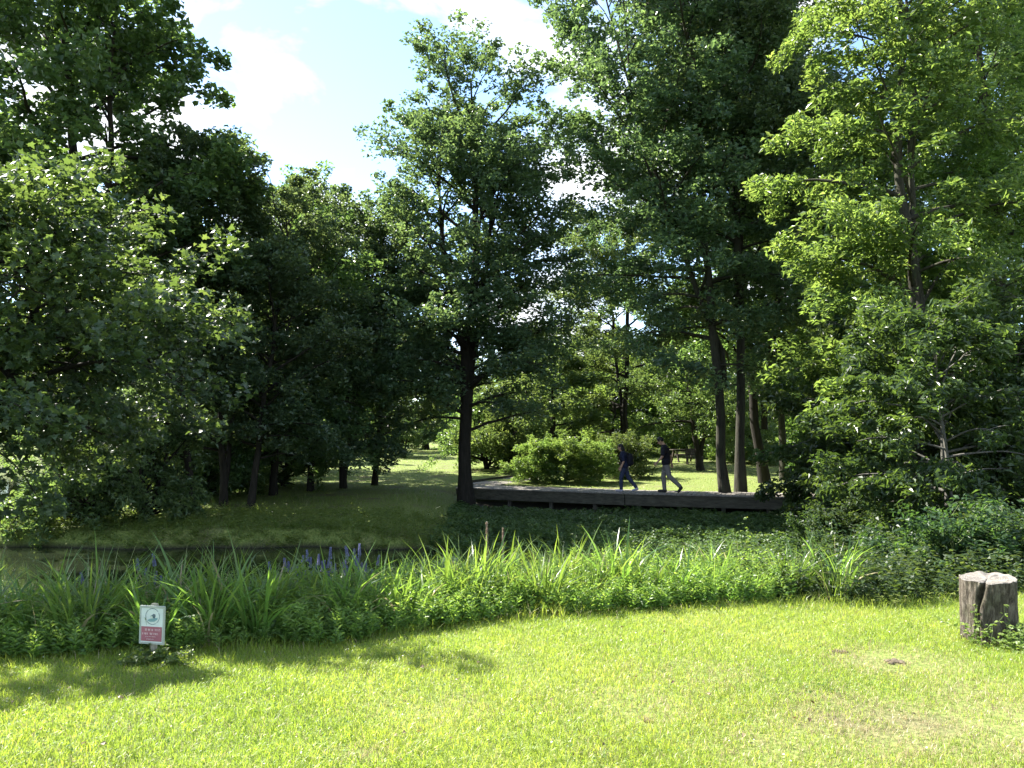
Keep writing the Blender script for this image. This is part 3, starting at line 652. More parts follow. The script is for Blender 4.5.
# bushes
for a in (('bush_light', X(563, 31), 31.0, .3, 1.0, .82, 'large sunlit pale green bush behind the boardwalk'),
          ('bush_light', X(533, 30.5), 30.6, 2.3, .72, .75, 'small pale bush at the boardwalk edge, beside the large sunlit one'),
          ('bush_light', X(592, 31.5), 31.4, 4.0, .72, .75, 'pale bush right behind the walking woman'),
          ('bush', X(625, 34), 34.0, 1.0, .9, .85, 'rounded dark bush on the clearing behind the walkers'),
          ('bush', X(512, 38), 38.5, 2.0, 1.6, 2.0, 'tall dark bush behind the trunk of the main tree'),
          ('bush', X(487, 40), 40.0, 3.0, 1.5, 1.7, 'dark bush seen just beyond the trunk foot of the main tree'),
          ('bush_light', X(738, 46), 46.0, 0, 1.1, 1.2, 'pale sunlit bush far behind the upright mossy trunk'),
          ('bush', X(757, 44), 44.0, 1.4, .9, 1.1, 'round bush in the clearing beyond the leaning dark tree'),
          ('bush', X(75, 17.6), 17.9, 0, 1.1, 1.2, 'dark bush hanging over the far waterside under the forked tree'),
          ('bush', X(140, 17.8), 18.2, 2.0, 1.0, 1.2, 'dark bush on the far bank between forked and slim tree'),
          ('bush', X(215, 25), 25.0, 3.0, 1.2, 1.1, 'dark bush in the shade deep behind the twin stemmed tree'),
          ('bush', X(285, 29), 29.0, 5.0, 1.2, 1.2, 'dark bush behind the straight tree, where the shaded lawn ends'),
          ('bush', X(180, 24), 23.5, 1.0, 1.2, 1.1, 'dark bush in the shade deep behind the slim leaning tree')):
    tree(a[0], 'bush', a[6], a[1], a[2], a[3], a[4], a[5], cat='bush', part='stems', crown='foliage', group='bushes')
rr = random.Random(9)
shr = [(1000, 9.6, 1.0), (955, 9.4, .9), (905, 9.5, .85), (860, 9.9, .9), (820, 10.4, .8), (1040, 10.4, 1.2), (985, 11.3, 1.2), (925, 11.4, 1.15), (870, 12.0, 1.2),
       (830, 12.8, 1.0), (790, 13.0, .7), (815, 16, .9), (850, 15.5, 1.2), (900, 14.2, 1.2), (840, 18.6, 1.2), (715, 10.6, .6), (770, 10.4, .65), (690, 14.5, .4), (735, 15, .35)]
for (px, d, s) in shr:
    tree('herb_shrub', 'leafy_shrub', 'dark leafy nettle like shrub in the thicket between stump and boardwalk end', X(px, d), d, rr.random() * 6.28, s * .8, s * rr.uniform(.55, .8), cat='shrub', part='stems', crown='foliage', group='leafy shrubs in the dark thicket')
# trees beyond
rr = random.Random(21)
BG = 'trees at the back of the park'
for k in range(46):
    d = rr.uniform(62, 120); px = -160 + 1350 * (k + rr.random()) / 46
    light = rr.random() < .35
    s = rr.uniform(.85, 1.25)
    x = X(px, d)
    if x < -12 and d < 66: d += 10
    tree('far_tree_light' if light else 'far_tree', 'background_tree', 'pale green tree in the far treeline seen between the nearer trunks' if light else 'dark green tree in the far treeline seen between the nearer trunks', x, d, rr.random() * 6.28, s, s * rr.uniform(.85, 1.05), group=BG)
tree('wood_c', 'park_tree', 'tall mid green tree rising behind the walkers, filling the gap beside the main tree', X(622, 46), 46, 2.0, 1.0, .95)
for a in (('far_tree', 520, 50, .7, .75, 'dark low branched tree closing the gap behind the tall dark bush'),
          ('far_tree', 590, 60, .8, .8, 'dark tree between the two yellow green sunlit trees and the pale bush'),
          ('far_tree_light', 715, 52, .7, .6, 'bright sunlit tree seen past the small forked tree'),
          ('far_tree', 760, 50, .8, .8, 'dark tree at the rear of the clearing, past the leaning dark trunk'),
          ('far_tree_light', 830, 46, .9, .7, 'pale tree glimpsed through the ash saplings'),
          ('far_tree', 880, 52, .9, .9, 'dark low branched tree deep behind the bright ash'),
          ('far_tree_light', 960, 50, .9, .7, 'pale tree deep behind the low leafy sapling'),
          ('far_tree', 290, 48, .8, .7, 'dark tree deep behind the row beside the grass ride'),
          ('far_tree', 350, 56, .8, .7, 'dark low tree at the far end of the shaded row'),
          ('far_tree', 150, 46, .8, .8, 'dark tree deep behind the waterside group'),
          ('far_tree', 455, 72, .9, .7, 'dark tree at the far end of the grass ride, past the main trunk')):
    tree(a[0], 'park_tree', a[5], X(a[1], a[2]), a[2], a[1], a[3], a[4])
tree('far_tree', 'park_tree', 'dark rounded tree behind the pale bush and the boardwalk', X(552, 43), 43, 0, .75, .62)
tree('far_tree_light', 'park_tree', 'yellow green sunlit tree behind the walking woman', X(612, 55), 55, 0, .95, .85)
tree('far_tree_light', 'park_tree', 'yellow green sunlit tree behind the walking man', X(655, 58), 58, 2, .8, .75)
tree('small_tree', 'park_tree', 'tiny low tree out on the far sunlit lawn', X(405, 52), 52, 1, .55, .5)

# ------------------------------------------------------------------ boardwalk
DZ = -.30
bw = empty('boardwalk', (0, 0, 0)); tag(bw, 'low grey timber boardwalk crossing in front of the trees', 'boardwalk')
fr = [Vector((X(456, 28.0), 28.2)), Vector((X(625, 25.3), 25.45)), Vector((X(800, 23.6), 23.75)), Vector((X(1150, 24.2), 24.6))]
Wd = 1.55
def seg_frame(a, b):
    d = (b - a).normalized(); return d, Vector((-d.y, d.x))
bmd, bmf = bmesh.new(), bmesh.new()
rr = random.Random(3)
for si in range(3):
    a, b = fr[si], fr[si + 1]; d, nrm = seg_frame(a, b); L = (b - a).length; q = 0
    pw = .145
    while q < L - .02:
        dz = rr.uniform(-.006, .006); e = rr.uniform(-.015, .02)
        p0 = a + d * (q + .004) - nrm * (.05 + e); p1 = a + d * (min(q + pw, L) - .004) - nrm * (.05 + e)
        p2 = p1 + nrm * (Wd + .1); p3 = p0 + nrm * (Wd + .1)
        bm_prism(bmd, (p0, p1, p2, p3), DZ - .04 + dz, DZ + dz); q += pw + .006
# return leg that turns back behind the bushes
a, b = Vector((X(458, 28.2) + .15, 29.85)), Vector((X(560, 40), 41)); d, nrm = seg_frame(a, b); L = (b - a).length; q = 0
while q < L:
    p0 = a + d * (q + .004) + nrm * .1; p1 = a + d * (q + .145) + nrm * .1
    bm_prism(bmd, (p0 - nrm * 1.5, p1 - nrm * 1.5, p1, p0), DZ - .04 + .01, DZ + .01 + rr.uniform(-.005, .005)); q += .151
bmesh.ops.recalc_face_normals(bmd, faces=bmd.faces)
bm_obj('deck', bmd, M['deck_wood'], bw)
def beam(a, b, off, z0, z1, th=.07, name='edge_beam'):
    bm = bmesh.new(); d, nrm = seg_frame(a, b)
    p0, p1 = a + nrm * off, b + nrm * off
    bm_prism(bm, (p0, p1, p1 + nrm * th, p0 + nrm * th), z0, z1); bmesh.ops.recalc_face_normals(bm, faces=bm.faces)
    return bm_obj(name, bm, M['beam_wood'], bw)
for si in range(3):
    a, b = fr[si], fr[si + 1]
    hgt = .36 if si < 2 else .16
    beam(a, b - (b - a).normalized() * .03, .0, DZ - .043 - hgt, DZ - .043); beam(a, b - (b - a).normalized() * .03, Wd - .1, DZ - .30, DZ - .043)
beam(a=Vector((X(458, 28.2) + .15, 29.9)), b=Vector((X(560, 40), 41)), off=.11, z0=DZ - .25, z1=DZ + .10, th=.06, name='kerb_rail')
for si in range(3):
    a, b = fr[si], fr[si + 1]; d, nrm = seg_frame(a, b); L = (b - a).length; k = int(L / 1.6)
    for j in range(k + 1):
        for off in (.22, 1.2):
            p = a + d * (L * (j + .3) / (k + 1)) + nrm * off
            bm = bmesh.new(); q = .06
            bm_prism(bm, [p + d * sx * q + nrm * sy * q for sx, sy in ((-1, -1), (1, -1), (1, 1), (-1, 1))], tz(p.x, p.y) - .3, DZ - .045)
            bm_obj('support_post', bm, M['post_wood'], bw)

# ------------------------------------------------------------------ picnic bench far off
pb = empty('picnic_bench', (X(684, 47), 47, tz(X(684, 47), 47)), rad(8)); tag(pb, 'dark wooden picnic bench out on the sunlit clearing', 'bench')
bm = bmesh.new()
for k in range(5): bm_box(bm, -.85, .85, -.37 + k * .15, -.37 + k * .15 + .14, .72, .76)
bm_obj('table_top', bm, M['bench_wood'], pb)
for s in (-1, 1):
    bm = bmesh.new()
    for k in range(2): bm_box(bm, -.85, .85, s * .72 - .14 + k * .15, s * .72 - .01 + k * .15, .43, .47)
    bm_obj('seat', bm, M['bench_wood'], pb)
    for e in (-1, 1):
        bm = bmesh.new()
        vs = bm_box(bm, e * .6 - .04, e * .6 + .04, -.05, .05, 0, .72)
        for vtx in vs[:4]: vtx.co.y += s * .62
        for vtx in vs[4:]: vtx.co.y += s * .25
        bm_obj('leg', bm, M['bench_wood'], pb)
for e in (-1, 1):
    bm = bmesh.new(); bm_box(bm, e * .6 + .042, e * .6 + .085, -.8, .8, .37, .43); bm_obj('crossbar', bm, M['bench_wood'], pb)
bt = empty('park_bench', (X(694, 44.5), 44.5, tz(X(694, 44.5), 44.5)), rad(-4)); tag(bt, 'dark park seat with a solid back beside the picnic bench', 'bench')
bm = bmesh.new()
for k in range(3): bm_box(bm, -.5, .5, -.2 + k * .15, -.2 + k * .15 + .14, .42, .46)
bm_obj('seat', bm, M['bench_wood'], bt)
bm = bmesh.new()
for k in range(3): bm_box(bm, -.5, .5, .26, .30, .52 + k * .14, .52 + k * .14 + .13)
bm_obj('backrest', bm, M['bench_wood'], bt)
for e in (-1, 1):
    for s in (-.18, .22):
        bm = bmesh.new(); bm_box(bm, e * .42 - .035, e * .42 + .035, s - .035, s + .035, 0, .418 if s < 0 else .95); bm_obj('leg', bm, M['bench_wood'], bt)

# ------------------------------------------------------------------ sign
sz0 = tz(*SIGN)
sg = empty('notice_sign', (SIGN[0], SIGN[1], sz0), rad(-12)); tag(sg, 'small white and red notice sign on a short stake at the lawn edge', 'sign')
bm = bmesh.new(); bm_box(bm, -.022, .022, .006, .034, -.15, .412); bm_obj('stake', bm, M['sign_post'], sg, .003)
w2, z0, z1 = .095, .135, .395
bm = bmesh.new(); bm_box(bm, -w2, w2, -.006, .004, z0, z1); bm_obj('panel', bm, M['sign_white'], sg, .0015)
for nm, (xa, xb, za, zb) in {'top': (-w2 - .004, w2 + .004, z1 - .010, z1 + .004), 'bot': (-w2 - .004, w2 + .004, z0 - .004, z0 + .008), 'l': (-w2 - .004, -w2 + .005, z0 + .008, z1 - .010), 'r': (w2 - .005, w2 + .004, z0 + .008, z1 - .010)}.items():
    bm = bmesh.new(); bm_box(bm, xa, xb, -.010, .006, za, zb); bm_obj('frame', bm, M['sign_frame'], sg)
bm = bmesh.new(); bm_box(bm, -.084, .082, -.0085, -.005, z0 + .016, z0 + .118); red = bm_obj('red_block', bm, M['sign_red'], sg)
def glyph_row(zc, h, x0, words_, mat, gap=.004):
    """rows of small worn capitals, too weathered to read"""
    bm = bmesh.new(); r = random.Random(int(zc * 1e5)); x = x0
    for wn in words_:
        for _ in range(wn):
            lw = h * r.uniform(.5, .75); s = h * .2; k = r.randrange(5)
            Y0, Y1 = -.0098, -.0083
            if k in (0, 1, 3): bm_box(bm, x, x + s, Y0, Y1, zc - h / 2, zc + h / 2)
            if k in (1, 2, 4): bm_box(bm, x + lw - s, x + lw, Y0, Y1, zc - h / 2, zc + h / 2)
            if k in (0, 2, 3, 4): bm_box(bm, x + s * 1.05, x + lw - s * 1.05, Y0, Y1, zc + h / 2 - s, zc + h / 2)
            if k in (0, 1, 4): bm_box(bm, x + s * 1.05, x + lw - s * 1.05, Y0, Y1, zc - s / 2, zc + s / 2)
            if k in (0, 3): bm_box(bm, x + s * 1.05, x + lw - s * 1.05, Y0, Y1, zc - h / 2, zc - h / 2 + s)
            x += lw + h * .2
        x += h * .6
    return bm_obj('lettering', bm, mat, red)
glyph_row(z0 + .096, .015, -.056, (4, 1, 4), M['sign_pale']); glyph_row(z0 + .068, .014, -.072, (4, 6), M['sign_pale'])
glyph_row(z0 + .048, .005, -.05, (6, 5, 8), M['sign_pale']); glyph_row(z0 + .030, .006, -.04, (8, 4), M['sign_pale'])
em = empty('emblem', (0, 0, 0)); em.parent = sg
bm = bmesh.new(); cx, cz, R_ = .004, z0 + .190, .058
for k in range(48):
    if k % 12 in (4,): continue
    a0, a1 = k / 48 * 2 * PI, (k + .9) / 48 * 2 * PI
    for yy in (0,):
        vs = [bm.verts.new((cx + math.cos(t) * q, -.0075, cz + math.sin(t) * q)) for q, t in ((R_, a0), (R_, a1), (R_ - .004, a1), (R_ - .004, a0))]
        bm.faces.new(vs)
bm_obj('ring', bm, M['sign_ink'], em)
def blob(name, pts, mat, y=-.0079):
    bm = bmesh.new()
    lo = [bm.verts.new((cx + p[0], y, cz + p[1])) for p in pts]; hi = [bm.verts.new((cx + p[0], y + .002, cz + p[1])) for p in pts]
    bm.faces.new(lo); bm.faces.new(hi[::-1]); n = len(pts)
    for k in range(n): bm.faces.new((lo[k], hi[k], hi[(k + 1) % n], lo[(k + 1) % n]))
    bmesh.ops.recalc_face_normals(bm, faces=bm.faces)
    return bm_obj(name, bm, mat, em)
blob('duck_body', [(-.042, -.030), (-.02, -.038), (.015, -.036), (.038, -.022), (.042, -.006), (.02, -.012), (.0, -.014), (-.025, -.018)], M['sign_teal'])
blob('duck_head', [(.004, -.012), (.018, -.012), (.024, .004), (.020, .016), (.008, .019), (-.001, .012), (-.014, .006), (-.001, .004)], M['sign_ink'], -.0083)

# ------------------------------------------------------------------ stump
st = empty('tree_stump', (STUMP[0], STUMP[1], tz(*STUMP)), 0); tag(st, 'weathered cut tree stump with a deep split at the lawn edge', 'stump')
SR, SH = .203, .50
NA, NZ = 180, 60
def stump_r(a, t):
    v = Vector((math.cos(a) * 1.5, math.sin(a) * 1.5, t * .9))
    r = SR * (1 + .07 * noise.noise(v) + .02 * noise.noise(Vector((math.cos(a) * 5, math.sin(a) * 5, t * 1.2))) + .013 * noise.noise(Vector((math.cos(a) * 13, math.sin(a) * 13, t * 3))) + .018 * noise.noise(Vector((math.cos(a) * 30, math.sin(a) * 30, t * 9))))
    r *= 1 + .06 * math.exp(-t * 6)
    ca = -PI / 2 - .74 + .07 * math.sin(t * 6 + 1) - .34 * (1 - t)          # the split faces the lawn
    da = (a - ca + PI) % (2 * PI) - PI
    dep = .045 + .045 * t * t
    r -= dep * math.exp(-(da / (.06 + .025 * t + .015 * math.sin(t * 17))) ** 2)
    if -.75 < da < -.08: r -= .016 * (1 + noise.noise(Vector((a * 7, t * 3, 2)))) * min(1, (da + .75) * 5)      # bark lost beside the split
    return r
bm = bmesh.new(); rings = []
for j in range(NZ + 1):
    t = j / NZ; row = []
    for k in range(NA):
        a = k / NA * 2 * PI; r = stump_r(a, t)
        ztop = SH * (1 + .03 * math.cos(a - .6) + .03 * noise.noise(Vector((math.cos(a) * 3, math.sin(a) * 3, 5))))
        row.append(bm.verts.new((r * math.cos(a), r * math.sin(a), -.08 + (ztop + .08) * t)))
    rings.append(row)
for j in range(NZ):
    for k in range(NA): bm.faces.new((rings[j][k], rings[j][(k + 1) % NA], rings[j + 1][(k + 1) % NA], rings[j + 1][k]))
top = [v.co.copy() for v in rings[-1]]
o = bm_obj('bark', bm, M['stump'], st)
o.data.polygons.foreach_set('use_smooth', np.ones(len(o.data.polygons), bool))
bm = bmesh.new(); prev = [bm.verts.new(c + Vector((0, 0, .002))) for c in top]
for q in (.97, .8, .6, .4, .2, .06):
    cur = []
    for k, c in enumerate(top):
        z = SH + (c.z - SH) * q + .008 * noise.noise(Vector((c.x * q * 22, c.y * q * 22, 1))) + (.006 if q > .9 else 0)
        cur.append(bm.verts.new((c.x * q, c.y * q, z)))
    for k in range(NA): bm.faces.new((prev[k], prev[(k + 1) % NA], cur[(k + 1) % NA], cur[k]))
    prev = cur
bm.faces.new(prev)
bm_obj('cut_face', bm, M['cut_wood'], st)
# climbing weeds round the stump foot
def weed(name, label, cx_, cy_, spread, n, h, leaf, seed, mat='bright_weed'):
    r = np.random.default_rng(seed); paths, C, A = [], [], []
    for k in range(n):
        a = r.random() * 6.28; q = spread * math.sqrt(r.random())
        p = np.array([q * math.cos(a), q * math.sin(a) * .5, 0.]); hh = h * r.uniform(.4, 1.1)
        d = np.array([r.normal(0, .35), r.normal(0, .25) - .1, 1.]); pts = [p]
        for s in range(6):
            d = norm(d + r.normal(0, .25, 3) + np.array([0, 0, -.08])); pts.append(pts[-1] + d * hh / 6)
            for _ in range(3):
                dd = norm(np.array([r.normal(), r.normal(), r.normal(0, .35)])); C.append(pts[-1] + dd * leaf * .6); A.append(dd)
        paths.append((np.array(pts), np.linspace(.003, .0015, 7)))
    C, A = np.array(C), np.array(A); m = len(C)
    o = empty(name, (cx_, cy_, tz(cx_, cy_))); tag(o, label, 'plant')
    mesh_obj('stems', tubes(paths, 'stems', 3), M['stem'], o)
    L = leaf * r.uniform(.6, 1.2, m)
    mesh_obj('foliage', leaf_mesh('foliage', C, A, unit(np.stack([r.normal(0, .5, m), r.normal(0, .5, m) - .3, np.ones(m)], 1)), L, L * .62, 'oval', r.random(m)), M[mat], o)
weed('bramble', 'leafy weeds growing up the front of the tree stump', STUMP[0] + .03, STUMP[1] - .30, .24, 34, .26, .035, 1)
weed('creeper', 'thin creeper with small leaves against the split side of the stump', STUMP[0] - .20, STUMP[1] - .16, .07, 7, .42, .036, 2)
weed('bramble', 'low weeds spreading on the lawn past the stump by the photo edge', STUMP[0] + .30, STUMP[1] - .28, .22, 36, .22, .036, 3)
weed('weed_tuft', 'dark low weeds round the foot of the notice sign', SIGN[0] + .03, SIGN[1] - .02, .26, 46, .13, .034, 4, 'herb')
weed('leafy_plant', 'single light leafed plant standing in front of the boardwalk beam', X(579, 17), 17.0, .05, 4, 1.0, .10, 5, 'herb')
weed('leafy_plant', 'single leafy plant poking up below the upright mossy trunk', X(745, 17), 17.0, .07, 5, .95, .10, 6, 'herb')
# pond-bank flower spikes
r = np.random.default_rng(5); C, A = [], []
for k in range(110):
    t = k / 110; a = k * 2.4; q = .012 * (1 - t * .6)
    C.append((q * math.cos(a), q * math.sin(a), .63 + .10 * t)); A.append((math.cos(a), math.sin(a), .5))
pet = leaf_mesh('blossom', np.array(C), unit(np.array(A)), unit(r.normal(0, 1, (110, 3))), np.full(110, .013), np.full(110, .008), 'oval', r.random(110)); pet.materials.append(M['petal'])
stm = tubes([(np.array([(0, 0, -.05), (.008, .004, .3), (0, 0, .62), (0, .002, .74)]), np.array([.005, .004, .003, .0015]))], 'stem', 4); stm.materials.append(M['stem'])
rr = random.Random(12)
FL = [(rr.uniform(85, 112), rr.uniform(6.9, 7.5)) for _ in range(14)] + [(rr.uniform(128, 192), rr.uniform(6.9, 7.6)) for _ in range(34)] + [(rr.uniform(266, 372), rr.uniform(7.2, 7.9)) for _ in range(80)]
for (px, d) in FL:
    x = X(px, d); s = rr.uniform(.82, 1.08)
    o = empty('flower_spike', (x, d, tz(x, d)), rr.random() * 6.28); o.rotation_euler[0] = rr.uniform(-.22, .22); o.rotation_euler[1] = rr.uniform(-.22, .22); o.scale = (s, s, s)
    mesh_obj('stem', stm, None, o); mesh_obj('blossom', pet, None, o)
    tag(o, 'purple flower spike on a thin stem at the water side of the planted strip', 'flower', 'purple flower spikes by the pond')
# brown seed spikes
def seed_spike(px, d, ytop, label, wmul=1.0, seed=1):
    r = np.random.default_rng(seed); x = X(px, d); z = tz(x, d); H = P(px, ytop, d).z - z
    n = 420; t = r.random(n); a = r.random(n) * 6.28; q = .034 * wmul * (1 - t * .75) * np.sqrt(r.random(n))
    C = np.stack([q * np.cos(a), q * np.sin(a), H * (.52 + .48 * t)], 1)
    A = unit(np.stack([np.cos(a), np.sin(a), np.full(n, .7)], 1))
    o = empty('seed_spike', (x, d, z)); tag(o, label, 'plant')
    mesh_obj('stem', tubes([(np.array([(0, 0, -.05), (.01, 0, H * .5), (0, 0, H)]), np.array([.008, .006, .002]))], 'stem', 5), M['straw'], o)
    mesh_obj('seed_head', leaf_mesh('seed_head', C, A, unit(r.normal(0, 1, (n, 3))), np.full(n, .024), np.full(n, .012), 'rhomb', r.random(n)), M['seed'], o)
seed_spike(487, 8.4, 522, 'tall brown seed spike of a dock standing above the bright reeds')
seed_spike(503, 8.6, 528, 'thinner pale seed spike next to the tall brown one', .5, 2)
# bits on the lawn
def clod(px, d, rx, label, seed):
    r = np.random.default_rng(seed); x = X(px, d)
    n = 150; a = r.random(n) * 6.28; q = rx * np.sqrt(r.random(n))
    base = np.stack([q * np.cos(a), q * np.sin(a) * .8, np.full(n, -.005)], 1)
    o = empty('bare_patch', (x, d, tz(x, d))); tag(o, label, 'bare patch')
    bm = bmesh.new()
    for q_ in range(16):
        aa, qq, cr = r.random() * 6.28, rx * math.sqrt(r.random()) * .85, rx * r.uniform(.10, .26)
        vs = bmesh.ops.create_icosphere(bm, subdivisions=2, radius=cr)['verts']
        for v in vs:
            k = 1 + .4 * noise.noise(v.co * (9 / cr * .1) + Vector((q_, seed, 0)))
            v.co = Vector((v.co.x * k + qq * math.cos(aa), v.co.y * k + qq * .8 * math.sin(aa), v.co.z * .45 * k + .006))
    bm_obj('soil', bm, M['soil'], o)
    mesh_obj('dead_grass', blade_mesh('dead_grass', base, .02 + .03 * r.random(n), np.full(n, .004), r.random(n) * 6.28, .6 + .5 * r.random(n), 2, r, .86 + .14 * r.random(n)), M['lawn_blade'], o)
clod(832, 5.95, .075, 'small dark scrape of bare soil with dead grass in front of the stump side', 1)
clod(645, 4.45, .03, 'tiny dark soil clod in the middle of the sunlit lawn', 2)
clod(890, 5.65, .10, 'wider bare dry patch on the lawn in front of the stump', 3)

# ------------------------------------------------------------------ people
def capsule(bm, p0, p1, r0, r1, n=14):
    p0, p1 = Vector(p0), Vector(p1); d = p1 - p0; L = d.length
    z = d.normalized() if L > 1e-6 else Vector((0, 0, 1))
    x = z.orthogonal().normalized(); yv = z.cross(x)
    prof = [(-r0 * math.cos(q), r0 * math.sin(q)) for q in np.linspace(0.0, PI / 2, 6)] + [(L + r1 * math.sin(q), r1 * math.cos(q)) for q in np.linspace(0, PI / 2, 6)]
    rows = []
    for (h, rr_) in prof:
        rr_ = max(rr_, r0 * .02)
        rows.append([bm.verts.new(p0 + z * h + (x * math.cos(k * 2 * PI / n) + yv * math.sin(k * 2 * PI / n)) * rr_) for k in range(n)])
    for j in range(len(rows) - 1):
        for k in range(n): bm.faces.new((rows[j][k], rows[j][(k + 1) % n], rows[j + 1][(k + 1) % n], rows[j + 1][k]))
    bm.faces.new(rows[0][::-1]); bm.faces.new(rows[-1])
def ellipsoid(bm, c, r, rot=None):
    b2 = bmesh.ops.create_icosphere(bm, subdivisions=3, radius=1)
    for v in b2['verts']:
        p = Vector((v.co.x * r[0], v.co.y * r[1], v.co.z * r[2]))
        if rot: p.rotate(rot)
        v.co = p + Vector(c)
def remeshed(name, bm, voxel, mat, parent, smooth=2):
    bmesh.ops.recalc_face_normals(bm, faces=bm.faces)
    me = bpy.data.meshes.new(name); bm.to_mesh(me); bm.free()
    t = bpy.data.objects.new('scratch', me); COL.objects.link(t)
    m = t.modifiers.new('r', 'REMESH'); m.mode = 'VOXEL'; m.voxel_size = voxel
    if smooth:
        s = t.modifiers.new('s', 'SMOOTH'); s.iterations = smooth; s.factor = .5
    dg = bpy.context.evaluated_depsgraph_get()
    out = bpy.data.meshes.new_from_object(t.evaluated_get(dg)); out.name = name
    bpy.data.objects.remove(t); out.materials.clear(); out.materials.append(mat)
    out.polygons.foreach_set('use_smooth', np.ones(len(out.polygons), bool))
    return mesh_obj(name, out, None, parent)
from mathutils import Euler
def hand(bm, w, dirv, s, side):
    """palm + five curled fingers hanging along dirv, palm facing the body"""
    d = Vector(dirv).normalized(); f = Vector((-1, 0, 0)); f = (f - d * f.dot(d)).normalized(); inn = d.cross(f) * side
    w = Vector(w)
    for k, off in enumerate((.026, .009, -.009, -.026)):
        k0 = w + d * .02 * s + f * off * .7 * s; k1 = w + d * .085 * s + f * off * s
        capsule(bm, k0, k1, .014 * s, .012 * s, 10)
        ln = (.072, .080, .075, .058)[k] * s
        m1 = k1 + (d * .8 + inn * .35) * ln * .5; m2 = m1 + (d * .45 + inn * .85).normalized() * ln * .45
        capsule(bm, k1, m1, .0095 * s, .0088 * s, 8); capsule(bm, m1, m2, .0088 * s, .0072 * s, 8)
    t0 = w + d * .03 * s + f * .026 * s; t1 = t0 + (d * .6 + f * .7 + inn * .2).normalized() * .045 * s; t2 = t1 + (d * .9 + f * .15 + inn * .3).normalized() * .035 * s
    capsule(bm, t0, t1, .013 * s, .0105 * s, 8); capsule(bm, t1, t2, .0105 * s, .008 * s, 8)

